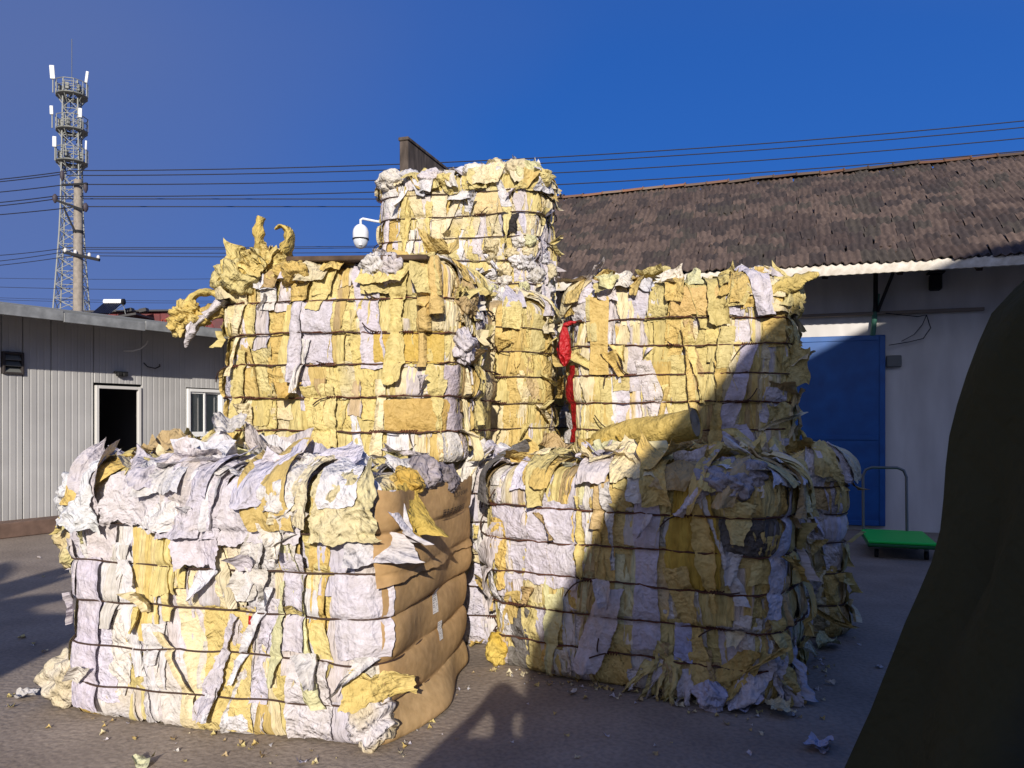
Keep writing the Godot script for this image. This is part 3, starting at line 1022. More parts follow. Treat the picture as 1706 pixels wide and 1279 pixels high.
# one sheet of paper laid on the bale. opt: style, off, col, col2, skew, flare (bottom, side), crumple amplitude
func sheet(b: Dictionary, s0: float, s1: float, q0: float, q1: float, opt: Dictionary, sd: int) -> ArrayMesh:
	var r := RandomNumberGenerator.new()
	r.seed = sd
	var style: int = opt.style
	var cell: float = b.cell
	var nx := clampi(int((s1 - s0) / (cell * (0.45 if style == 2 else 1.0))), 5, 64)
	var ny := clampi(int((q1 - q0) / cell), 5, 44)
	var amp: float = [0.0072, 0.0125, 0.005, 0.0016, 0.024][style]
	amp *= opt.get("amp", 1.0)
	var fr: Vector2 = [Vector2(3.0, 12.0), Vector2(5.0, 19.0), Vector2(3.0, 9.0), Vector2(1.0, 4.0), Vector2(5.0, 18.0)][style]
	var cr := crease(sd, fr.x, fr.y)
	var crf := crease(sd + 1, fr.y, fr.y * 2.4)
	var under: bool = opt.get("under", false)
	var pf := r.randf_range(18.0, 48.0)
	var pa := r.randf_range(0.09, 0.24) / pf if style == 2 else (0.0025 if style == 0 else 0.0)
	var off: float = opt.get("off", 0.0)
	var skew: float = opt.get("skew", 0.0)
	var flare: float = opt.get("flare", 0.0)      # the lower edge stands off
	var flare_top: float = opt.get("flare_top", 0.0)
	var sl: float = opt.get("side_l", r.randf_range(-0.012, 0.022))
	var sr: float = opt.get("side_r", r.randf_range(-0.012, 0.022))
	var ragged: float = opt.get("ragged", 0.012)
	var free: bool = opt.get("free", false)
	var taper: float = opt.get("taper", 0.0)
	var pillow: float = opt.get("pillow", 0.0)
	var ph := [r.randf() * TAU, r.randf() * TAU, r.randf() * TAU, r.randf() * TAU, r.randf() * TAU, r.randf() * TAU]
	var col: Color = opt.col
	var col2: Color = opt.get("col2", col)
	var pts := PackedVector3Array()
	var uvs := PackedVector2Array()
	var cols := PackedColorArray()
	var sm := (s0 + s1) * 0.5
	var qm := (q0 + q1) * 0.5
	var hw := (s1 - s0) * 0.5
	var ur := r.randf() * TAU if style != 2 else 0.0
	var uc := cos(ur) * 2.2
	var us := sin(ur) * 2.2
	var uo := Vector2(r.randf(), r.randf())
	for j in ny + 1:
		var fv := float(j) / ny
		var v := lerpf(q0, q1, fv)
		var w: float = hw * (1.0 - taper * (1.0 - fv)) + ragged * (0.9 * sin(v * 11.0 + ph[0]) + 0.35 * tri(v * 9.0 + ph[1]) + 0.16 * tri(v * 31.0 + ph[0]))
		for i in nx + 1:
			var fu := float(i) / nx
			var uu := fu * 2.0 - 1.0
			var s := sm + uu * w + skew * (v - qm)
			var edge: float = absf(fv * 2.0 - 1.0)
			var q: float = v + (fv * 2.0 - 1.0) * edge * ragged * (0.9 * sin(s * 10.0 + ph[2]) + 0.5 * tri(s * 8.0 + ph[3]) + 0.2 * tri(s * 29.0 + ph[2])) * opt.get("hem", 1.0)
			var rel := amp * (creased(cr, s, v) + 0.34 * creased(crf, s, v))
			if pa > 0.0:
				rel += pa * tri(s * pf + 0.25 * sin(v * 9.0 + ph[4]) + 0.1 * sin(v * 31.0)) * (0.6 + 0.4 * sin(v * 17.0 + s * 11.0 + ph[5]))
			var pk: float = 1.0 if free else pinch(b, q)
			var z: float = off * ((0.35 + 0.65 * pk) if under else 1.0) + rel * pk
			var el := maxf(0.0, -uu * 1.0 - 0.55) / 0.45
			var er := maxf(0.0, uu - 0.55) / 0.45
			z += (sl * el * el + sr * er * er) * pk
			if pillow > 0.0:
				z += pillow * (sqrt(maxf(0.0, 1.0 - pow(fv * 2.0 - 1.0, 2.0))) + 0.9 * sin(PI * fu))
			if flare != 0.0:
				z += flare * pow(1.0 - fv, 2.0) * (1.0 + 0.5 * sin(fu * 6.0 + ph[1]))
			if flare_top != 0.0:
				z += flare_top * pow(fv, 2.0) * (1.0 + 0.5 * sin(fu * 5.0 + ph[2]))
			surf(b, s, q, z)
			pts.append(sp)
			uvs.append(Vector2(s * uc - v * us, s * us + v * uc) + uo)
			var cm := 0.0
			if style == 2:
				cm = clampf(0.5 + 1.6 * sin(s * pf * 1.7 + ph[0] + 0.4 * sin(v * 5.0)), 0, 1) * 0.8
			else:
				cm = clampf(0.25 + 0.6 * sin(s * 13.0 + v * 6.0 + ph[3]) * sin(v * 11.0 + ph[2]), 0, 1) * 0.55
			cols.append(col.lerp(col2, cm))
	return grid_mesh(nx, ny, pts, uvs, cols)


# a loose piece of paper round a centre: axes give its plane, bend rolls it, amp crumples it
func scrap(w: float, h: float, bend: float, amp: float, col: Color, col2: Color, sd: int, n := 9) -> ArrayMesh:
	var r := RandomNumberGenerator.new()
	r.seed = sd
	var cr := crease(sd, 0.9 / w, 3.2 / w)
	var pts := PackedVector3Array()
	var uvs := PackedVector2Array()
	var cols := PackedColorArray()
	var ph := r.randf() * TAU
	var tw := r.randf_range(-0.8, 0.8)
	var ax := r.randf() * PI
	for j in n + 1:
		var v := (float(j) / n - 0.5)
		for i in n + 1:
			var u := (float(i) / n - 0.5)
			var x := u * w * (1.0 + 0.14 * sin(v * 9.0 + ph))
			var y := v * h * (1.0 + 0.14 * sin(u * 8.0 + ph * 2.0))
			var e := u * cos(ax) + v * sin(ax)
			var z := amp * w * creased(cr, x, y) + bend * e * e * w + tw * u * v * w
			pts.append(Vector3(x * (1.0 - absf(bend) * 0.3 * e * e), y, z))
			uvs.append(Vector2(x, y) * 2.2 + Vector2(ph, ph))
			cols.append(col.lerp(col2, clampf(0.5 + 0.7 * sin(u * 7.0 + ph), 0, 1) * 0.6))
	return grid_mesh(n, n, pts, uvs, cols)


# a crumpled lump
func lump(rad: Vector3, amp: float, col: Color, col2: Color, sd: int, n := 34) -> ArrayMesh:
	var sc := 0.12 / rad.x
	var cr := crease(sd, 4.0 * sc, 17.0 * sc)
	var cr2 := crease(sd + 5, 5.0 * sc, 19.0 * sc)
	var cr3 := crease(sd + 9, 16.0 * sc, 34.0 * sc)
	var pts := PackedVector3Array()
	var uvs := PackedVector2Array()
	var cols := PackedColorArray()
	for j in n + 1:
		var th := PI * j / n
		for i in n + 1:
			var a := TAU * (i % n) / n
			var d := Vector3(sin(th) * cos(a), cos(th), sin(th) * sin(a))
			var p := d * rad
			var k := 1.0 + amp * (creased(cr, p.x + p.z * 0.6, p.y) + creased(cr2, p.z - p.x * 0.5, p.y + p.x * 0.4) + 0.35 * creased(cr3, p.x - p.z * 0.8, p.y + 0.5 * p.z))
			pts.append(p * k)
			uvs.append(Vector2(a * rad.x, th * rad.y) * 2.2)
			cols.append(col.lerp(col2, clampf(0.5 + 0.8 * sin(p.x * 30.0 + p.y * 22.0 + sd), 0, 1) * 0.6))
	return grid_mesh(n, n, pts, uvs, cols)


# paper colours (real base colours, linear)
func palette(kind: String) -> Array:
	match kind:
		"mixed_white":
			return [[5.6, "w"], [4.6, "l"], [2.3, "y"], [1.2, "o"], [1.2, "c"], [0.6, "g"]]
		"white":
			return [[4.0, "w"], [4.0, "l"], [1.0, "c"], [0.6, "y"]]
		"yellow":
			return [[4.6, "y"], [2.4, "o"], [2.0, "c"], [1.3, "l"], [0.7, "w"], [0.6, "k"]]
		"pale":
			return [[3.0, "c"], [3.0, "y"], [2.0, "w"], [0.8, "o"], [1.4, "l"]]
		"dull":
			return [[3.6, "y"], [2.0, "o"], [1.4, "l"], [0.9, "w"], [1.1, "k"], [0.12, "s"], [0.8, "g"], [1.0, "c"]]
	return []


func tint(key: String, r: RandomNumberGenerator) -> Color:
	var c: Color
	match key:
		"w": c = lin(219, 215, 213)
		"l": c = lin(209, 202, 208)
		"y": c = lin(214, 197, 134)
		"o": c = lin(212, 185, 116)
		"c": c = lin(226, 212, 174)
		"g": c = lin(213, 210, 166)
		"k": c = lin(192, 167, 122)
		"s": c = lin(116, 112, 108)
		"b": c = lin(150, 112, 66)
	var f := r.randf_range(0.86, 1.1)
	var h := r.randf_range(-0.05, 0.05)
	return Color(c.r * f * (1.0 + h * 0.6), c.g * f, c.b * f * (1.0 - h * 2.0))


func pick(pal: Array, r: RandomNumberGenerator) -> String:
	var sum := 0.0
	for e in pal:
		sum += e[0]
	var x := r.randf() * sum
	for e in pal:
		x -= e[0]
		if x <= 0.0:
			return e[1]
	return pal[0][1]


func mat_of(style: int) -> Material:
	return [M.smooth, M.crumple, M.pleat, M.board, M.crumple][style]


func make_bale(label: String, where: Vector3, turn_deg: float, W: float, H: float, D: float, o: Dictionary) -> Dictionary:
	var root := thing("paper_bale", label, "paper bale", where, deg_to_rad(turn_deg), "wire tied bales of waste paper")
	var r := RandomNumberGenerator.new()
	r.seed = o.seed
	var b := {"W": W, "H": H, "D": D, "rnd": o.get("rnd", 0.11), "ph": r.randf() * TAU, "face": o.get("face", 0.04), "layer": o.get("layer", 0.015), "cell": o.get("cell", 0.012), "lean": o.get("lean", Vector2.ZERO), "root": root, "slip": [], "pal": palette(o.pal)}
	var straps := [0.0]
	for y in o.straps:
		straps.append(y)
	straps.append(H)
	b.straps = straps
	for i in straps.size():
		b.slip.append(r.randf_range(-0.012, 0.014))
	var pal: Array = b.pal
	var styles: Array = o.get("styles", [0, 0, 1, 1, 2, 2, 2, 2])
	# core: the body under the sheets
	var per := 2.0 * (W + D)
	var ns := int(per / 0.05)
	var qt := H + minf(W, D) * 0.5
	var nq := int(qt / 0.045)
	var pts := PackedVector3Array()
	var uvs := PackedVector2Array()
	var cols := PackedColorArray()
	var cr := crease(o.seed, 3.0, 11.0)
	var cc := []
	for i in 64:
		cc.append(tint(pick(pal, r), r))
	for j in nq + 1:
		var q := qt * j / nq
		for i in ns + 1:
			var s := -D + per * (i % ns) / ns
			surf(b, s, q, -0.03 + 0.018 * creased(cr, s, q))
			if q > H - 0.02:
				sp.y = minf(sp.y, H - 0.015)
			pts.append(sp)
			uvs.append(Vector2(s, q) * 2.0)
			cols.append(cc[(int(s * 6.0 + 20.0) * 7 + int(q * 5.0) * 13) % 64])
	part("paper_core", grid_mesh(ns, nq, pts, uvs, cols), M.crumple, root)
	# sheets between the straps, in columns that partly carry on from layer to layer
	var ranges: Array = o.ranges
	for rg in ranges:
		var s: float = rg[0] - r.randf() * 0.06
		while s < rg[1]:
			var w := 0.028 + 0.12 * pow(r.randf(), 1.4)
			var q := H
			var first := true
			var key := pick(pal, r)
			while q > 0.03:
				if r.randf() < 0.62:
					key = pick(pal, r)
				var style: int = styles[r.randi() % styles.size()]
				var low := q - (0.09 + 0.42 * pow(r.randf(), 1.4))
				if r.randf() < 0.5:
					var best := 0.0
					for y in straps:
						if absf(y - low) < absf(best - low) and y < q - 0.08:
							best = y
					low = best
				if low < 0.1:
					low = 0.0
				var c1 := tint(key, r)
				var c2 := tint(key if r.randf() < 0.65 else pick(pal, r), r)
				var opt := {"style": style, "amp": r.randf_range(0.5, 1.25), "off": r.randf_range(-0.011, 0.008), "col": c1, "col2": c2, "skew": r.randfn(0, 0.16), "ragged": r.randf_range(0.004, 0.016), "hem": 1.6 if low == 0.0 else 0.9, "side_l": r.randf_range(-0.016, 0.02), "side_r": r.randf_range(-0.016, 0.02)}
				part("paper_sheet", sheet(b, s - 0.016, s + w + 0.022, maxf(low - 0.015, 0.004), (H + r.randf_range(0.02, 0.16)) if first else q + 0.02, opt, r.randi() % 100000), mat_of(style), root)
				first = false
				q = low
			s += w
	# long sheets that run under the straps over several layers, and flaps that hang free
	for k in o.get("long", 20):
		var rg: Array = ranges[r.randi() % ranges.size()]
		var w := r.randf_range(0.035, 0.13)
		var s := r.randf_range(rg[0], maxf(rg[0] + 0.01, rg[1] - w))
		var i := r.randi() % (straps.size() - 2)
		var i2 := mini(i + 1 + r.randi() % 3, straps.size() - 2)
		var y0: float = lerpf(straps[i], straps[i + 1], r.randf() * 0.7)
		var y1: float = lerpf(straps[i2], straps[i2 + 1], 0.3 + r.randf() * 0.6)
		var key := pick(pal, r)
		var style: int = [0, 0, 1, 2][r.randi() % 4]
		var opt := {"style": style, "amp": 0.6, "under": true, "off": r.randf_range(0.024, 0.034), "col": tint(key, r), "col2": tint(key, r), "skew": r.randfn(0, 0.22), "ragged": r.randf_range(0.006, 0.02), "flare": maxf(0.0, r.randfn(0.0, 0.03)), "taper": r.randf_range(-0.3, 0.5)}
		part("paper_sheet", sheet(b, s, s + w, y0, y1, opt, r.randi() % 100000), mat_of(style), root)
	for k in o.get("flaps", 24):
		var rg: Array = ranges[r.randi() % ranges.size()]
		var w := r.randf_range(0.04, 0.15)
		var hgt := r.randf_range(0.05, 0.17)
		var s := r.randf_range(rg[0], maxf(rg[0] + 0.01, rg[1] - w))
		var i := 1 + r.randi() % (straps.size() - 2)
		var y1: float = straps[i] + r.randf_range(-0.02, 0.05)
		var key := pick(pal, r)
		var opt := {"style": [0, 1, 1, 4][r.randi() % 4], "off": r.randf_range(0.032, 0.044), "amp": 0.8, "col": tint(key, r), "col2": tint(key, r), "skew": r.randfn(0, 0.7), "ragged": r.randf_range(0.005, 0.018), "free": true, "flare": r.randf_range(0.015, 0.085), "taper": r.randf_range(0.25, 1.0), "side_l": r.randf_range(-0.02, 0.05), "side_r": r.randf_range(-0.01, 0.05)}
		if r.randf() < 0.3:
			opt.flare_top = opt.flare
			opt.flare = 0.0
			y1 = straps[i] + hgt
		part("paper_flap", sheet(b, s, s + w, maxf(y1 - hgt, 0.01), y1, opt, r.randi() % 100000), mat_of(opt.style), root)
	# sheets draped over the top edge
	for k in o.get("drape", 20):
		var rg: Array = ranges[r.randi() % ranges.size()]
		var w := r.randf_range(0.08, 0.3)
		var s := r.randf_range(rg[0], maxf(rg[0] + 0.01, rg[1] - w))
		var key := pick(pal, r)
		var lastlow: float = straps[straps.size() - 2]
		var opt := {"style": [0, 1, 1, 4][r.randi() % 4], "off": r.randf_range(0.02, 0.045), "col": tint(key, r), "col2": tint(key, r), "skew": r.randfn(0, 0.4), "ragged": r.randf_range(0.006, 0.02), "free": true, "flare": r.randf_range(0.0, 0.06), "flare_top": r.randf_range(0.0, 0.09) * o.get("rise", 1.0), "taper": r.randf_range(-0.3, 0.5)}
		part("draped_sheet", sheet(b, s, s + w, lerpf(lastlow - 0.05, H, r.randf() * 0.8), H + r.randf_range(0.05, 0.28), opt, r.randi() % 100000), mat_of(opt.style), root)
	# crumpled scraps on the top
	for k in o.get("top", 40):
		var key := pick(pal, r)
		var w := r.randf_range(0.08, 0.26)
		var m := scrap(w, w * r.randf_range(0.6, 1.4), r.randfn(0, 0.9), r.randf_range(0.06, 0.2), tint(key, r), tint(key, r), r.randi() % 100000, 10)
		var e := part("paper_scrap", m, M.crumple, root)
		var fx := r.randf_range(-0.5, 0.5)
		var fz := 0.5 - pow(r.randf(), 1.4)
		e.position = Vector3(fx * (W - 0.1) + b.lean.x * H, H + r.randf_range(-0.005, 0.05) + w * 0.08, fz * (D - 0.1) + b.lean.y * H)
		e.basis = Basis(Vector3.UP, r.randf() * TAU) * Basis(Vector3.RIGHT, -PI / 2 + r.randfn(0, 0.45)) * Basis(Vector3.BACK, r.randf() * TAU)
	# wire ties
	for i in range(1, straps.size() - 1):
		var path := PackedVector3Array()
		var path2 := PackedVector3Array()
		var n := int(per / 0.045)
		var ph := r.randf() * TAU
		var drop: float = o.get("tilt", 0.0)
		for k in n:
			var s := -D + per * k / n
			var y: float = straps[i] + 0.006 * sin(s * 4.0 + ph) + 0.003 * sin(s * 17.0 + ph * 3.0)
			surf(b, s, y, 0.021 + 0.005 * sin(s * 23.0 + ph))
			path.append(sp)
			surf(b, s, y + 0.006 * sin(s * 45.0), 0.024 + 0.006 * cos(s * 45.0))
			path2.append(sp)
		var sw := part("wire_strap", tube(path, o.get("wire", 0.005), 5, true), M.strap, root)
		if o.get("twin", false):
			part("twist", tube(path2, o.get("wire", 0.005) * 0.8, 4, true), M.rust, sw)
		for k in o.get("tails", 1):
			var rg: Array = ranges[0]
			var s := r.randf_range(rg[0] + 0.2, rg[1] - 0.2)
			var tp := PackedVector3Array()
			var du := r.randf_range(-0.16, 0.16)
			var dv := r.randf_range(-0.12, 0.12)
			for m in 9:
				var f := m / 8.0
				surf(b, s + du * f, straps[i] + dv * f * f, 0.022 + 0.05 * sin(f * 2.2))
				tp.append(sp)
			part("wire_tail", tube(tp, 0.0045, 5), M.strap, sw)
			tp = PackedVector3Array()
			for m in 26:
				var f := m / 25.0
				surf(b, s - 0.05 + 0.1 * f, straps[i] + 0.009 * sin(f * 40.0), 0.024 + 0.009 * cos(f * 40.0))
				tp.append(sp)
			part("wire_knot", tube(tp, 0.004, 5), M.rust, sw)
	return b


func bales():
	var A := make_bale("front bale of white and yellow paper with brown cardboard along its side", Vector3(-1.286, 0, -4.397), -15, 1.71, 1.25, 1.27, {"seed": 101, "styles": [0, 0, 1, 1, 2, 2, 2], "pal": "mixed_white", "cell": 0.0105, "straps": [0.185, 0.39, 0.60, 0.80, 0.995], "ranges": [[-0.55, 1.70]], "long": 26, "flaps": 20, "drape": 20, "top": 50, "face": 0.03, "layer": 0.013, "tails": 0, "rnd": 0.10})
	cardboard(A)
	var B := make_bale("ground bale half in shade beside the cardboard sided bale, with a roll on top", Vector3(0.875, 0, -4.95), -29, 1.69, 1.24, 1.15, {"seed": 202, "styles": [0, 0, 1, 1, 2, 2, 2], "pal": "dull", "cell": 0.0115, "straps": [0.20, 0.40, 0.60, 0.80, 1.0], "ranges": [[-0.35, 1.69], [1.69, 2.84]], "long": 28, "flaps": 22, "drape": 30, "top": 60, "twin": true, "tails": 2, "face": 0.05})
	make_bale("ragged shaded bale nearest the green trolley, with lilac scraps sticking out", Vector3(1.75, 0, -6.1), -5, 1.3, 1.27, 1.25, {"seed": 303, "styles": [1, 1, 4, 2, 4], "pal": "yellow", "cell": 0.015, "straps": [0.22, 0.44, 0.66, 0.87, 1.06], "ranges": [[-0.2, 1.5]], "long": 14, "flaps": 60, "drape": 20, "top": 30, "face": 0.05, "layer": 0.03, "tails": 1})
	make_bale("pale bale wedged on the ground between the two front bales", Vector3(-0.716, 0, -5.93), -15, 1.7, 1.25, 1.15, {"seed": 404, "pal": "white", "cell": 0.015, "straps": [0.21, 0.42, 0.63, 0.84, 1.03], "ranges": [[0.9, 2.2]], "long": 12, "flaps": 10, "drape": 10, "top": 8, "tails": 1})
	var E := make_bale("yellow bale carrying the plank, on top of the cardboard sided bale", Vector3(-1.03, 1.25, -5.56), -11.6, 1.56, 1.27, 1.2, {"seed": 505, "pal": "yellow", "cell": 0.012, "straps": [0.2, 0.415, 0.625, 0.82, 1.03], "ranges": [[-0.4, 1.56], [1.56, 2.1]], "long": 34, "flaps": 14, "drape": 24, "rise": 0.2, "top": 24, "twin": true, "tails": 2, "face": 0.045, "layer": 0.017})
	var Fb := make_bale("yellow bale with the red bag at its edge, upper tier by the blue door", Vector3(1.36, 1.25, -6.46), -9, 1.6, 1.32, 1.2, {"seed": 606, "pal": "yellow", "cell": 0.0125, "straps": [0.2, 0.41, 0.62, 0.84, 1.04], "ranges": [[-0.3, 1.60], [1.6, 2.0]], "long": 24, "flaps": 12, "drape": 34, "top": 55, "twin": true, "tails": 2, "face": 0.05})
	var G := make_bale("topmost pale bale of the stack with a black scrap in its face", Vector3(-0.38, 2.56, -7.8), -14, 1.47, 1.26, 1.2, {"seed": 707, "styles": [0, 1, 1, 4, 2, 2], "pal": "pale", "cell": 0.015, "straps": [0.22, 0.435, 0.65, 0.86, 1.07], "ranges": [[-0.3, 1.47], [1.47, 2.1]], "long": 22, "flaps": 16, "drape": 34, "top": 40, "tails": 1, "wire": 0.006, "face": 0.05})
	make_bale("narrow looking yellow bale in the gap under the topmost bale", Vector3(-0.54, 1.25, -7.28), -9, 1.72, 1.3, 1.2, {"seed": 808, "pal": "yellow", "cell": 0.015, "straps": [0.21, 0.42, 0.64, 0.86, 1.06], "ranges": [[0.7, 1.72], [1.72, 2.2]], "long": 10, "flaps": 14, "drape": 16, "top": 12, "tails": 1, "face": 0.09, "rnd": 0.2})
	make_bale("hidden bale on the ground at the back of the stack", Vector3(-0.28, 0, -7.3), -9, 1.9, 1.25, 1.2, {"seed": 909, "pal": "yellow", "cell": 0.02, "straps": [0.21, 0.42, 0.64, 0.86, 1.05], "ranges": [[1.3, 2.2]], "long": 4, "flaps": 4, "drape": 4, "top": 4, "tails": 0})
	for e in [["hidden bale on the ground behind the narrow gap", 0.0, 911], ["hidden upper bale behind the dark narrow gap", 1.25, 912]]:
		make_bale(e[0], Vector3(1.05, e[1], -8.3), -9, 1.7, 1.25, 1.1, {"seed": e[2], "pal": "dull", "cell": 0.02, "straps": [0.21, 0.42, 0.64, 0.86, 1.05], "ranges": [[0.0, 0.6]], "long": 2, "flaps": 2, "drape": 2, "top": 2, "tails": 0})
	extras_E(E)
	extras_F(Fb)
	extras_G(G)
	extras_A(A)
	extras_B(B)


func cardboard(b: Dictionary):
	# the near long side of the front bale is wrapped in carton board
	var root: Node3D = b.root
	var brown := lin(190, 156, 110)
	var brown2 := lin(184, 150, 106)
	var W: float = b.W
	var D: float = b.D
	var st: Array = b.straps
	for i in 5:
		var opt := {"style": 3, "off": 0.006 + 0.002 * i, "col": brown, "col2": brown2, "ragged": 0.003, "hem": 1.0, "side_l": 0.0, "side_r": 0.01, "pillow": 0.022}
		if i == 0:
			opt.col = lin(198, 166, 120)
			opt.flare = 0.05
			opt.ragged = 0.008
		part("cardboard_sheet", sheet(b, W + 0.015, W + D - 0.03, st[i] - (0.006 if i else -0.01), st[i + 1] + 0.006, opt, 60 + i), M.board, root)
	part("cardboard_sheet", sheet(b, W - 0.015, W + D - 0.03, 0.76, 1.17, {"style": 3, "off": 0.045, "amp": 1.6, "col": lin(192, 157, 110), "col2": lin(186, 151, 106), "ragged": 0.006, "hem": 1.2, "skew": 0.0, "flare": 0.02, "side_l": 0.02, "side_r": 0.0}, 71), M.board, root)
	# printed stickers and the faded line of carton print
	for e in [[0.56, 0.49, 0.045, 0.13], [0.62, 0.335, 0.035, 0.1]]:
		var m := StandardMaterial3D.new()
		m.albedo_texture = sticker_picture(int(e[0] * 100))
		m.roughness = 0.6
		m.cull_mode = BaseMaterial3D.CULL_DISABLED
		part("printed_sticker", decal_patch(b, W + e[0], W + e[0] + e[2] * 1.6, e[1], e[1] + e[3], 0.055), m, root)
	var pm := StandardMaterial3D.new()
	pm.albedo_texture = print_picture()
	pm.transparency = BaseMaterial3D.TRANSPARENCY_ALPHA_SCISSOR
	pm.alpha_scissor_threshold = 0.5
	pm.roughness = 0.85
	pm.cull_mode = BaseMaterial3D.CULL_DISABLED
	part("carton_print", decal_patch(b, W + 0.60, W + 1.0, 0.985, 1.045, 0.062), pm, root)
	part("carton_print", decal_patch(b, W + 0.72, W + 1.02, 1.09, 1.125, 0.062), pm, root)


func decal_patch(b: Dictionary, s0: float, s1: float, q0: float, q1: float, z: float) -> ArrayMesh:
	var pts := PackedVector3Array()
	var uvs := PackedVector2Array()
	for j in 9:
		for i in 13:
			surf(b, lerpf(s0, s1, i / 12.0), lerpf(q0, q1, j / 8.0), z)
			pts.append(sp)
			uvs.append(Vector2(i / 12.0, 1.0 - j / 8.0))
	return grid_mesh(12, 8, pts, uvs, PackedColorArray())


func sticker_picture(sd: int) -> ImageTexture:
	var im := Image.create(48, 96, false, Image.FORMAT_RGBA8)
	im.fill(srgb(232, 228, 220))
	var r := RandomNumberGenerator.new()
	r.seed = sd
	var y := 6
	while y < 88:
		var x := 5
		while x < 42:
			var w := r.randi_range(2, 6)
			if r.randf() < 0.75:
				im.fill_rect(Rect2i(x, y, w, r.randi_range(2, 5)), srgb(104, 98, 96))
			x += w + r.randi_range(1, 4)
		y += r.randi_range(6, 10)
	return ImageTexture.create_from_image(im)


func print_picture() -> ImageTexture:
	# a faded row of eight printed characters, too worn to read
	var im := Image.create(256, 40, false, Image.FORMAT_RGBA8)
	im.fill(Color(0.2, 0.15, 0.1, 0.0))
	var ink := srgb(66, 50, 34)
	var r := RandomNumberGenerator.new()
	r.seed = 19
	for k in 8:
		var x := 4 + k * 31
		for m in 4:
			im.fill_rect(Rect2i(x + r.randi_range(0, 4), 4 + m * 8 + r.randi_range(0, 2), r.randi_range(14, 24), 3), ink)
		for m in 3:
			im.fill_rect(Rect2i(x + 2 + m * 9 + r.randi_range(0, 3), 3 + r.randi_range(0, 6), 4, r.randi_range(18, 32)), ink)
	return ImageTexture.create_from_image(im)


func put_sheet(b: Dictionary, s0: float, s1: float, q0: float, q1: float, opt: Dictionary, sd: int, called := "paper_sheet"):
	return part(called, sheet(b, s0, s1, q0, q1, opt, sd), mat_of(opt.style), b.root)


func put_lump(b: Dictionary, s: float, q: float, z: float, rad: Vector3, amp: float, c1: Color, c2: Color, sd: int, called := "crumpled_paper"):
	surf(b, s, q, z)
	var o := part(called, lump(rad, amp, c1, c2, sd), M.crumple, b.root)
	o.position = sp
	o.rotation.y = sd * 1.3
	return o


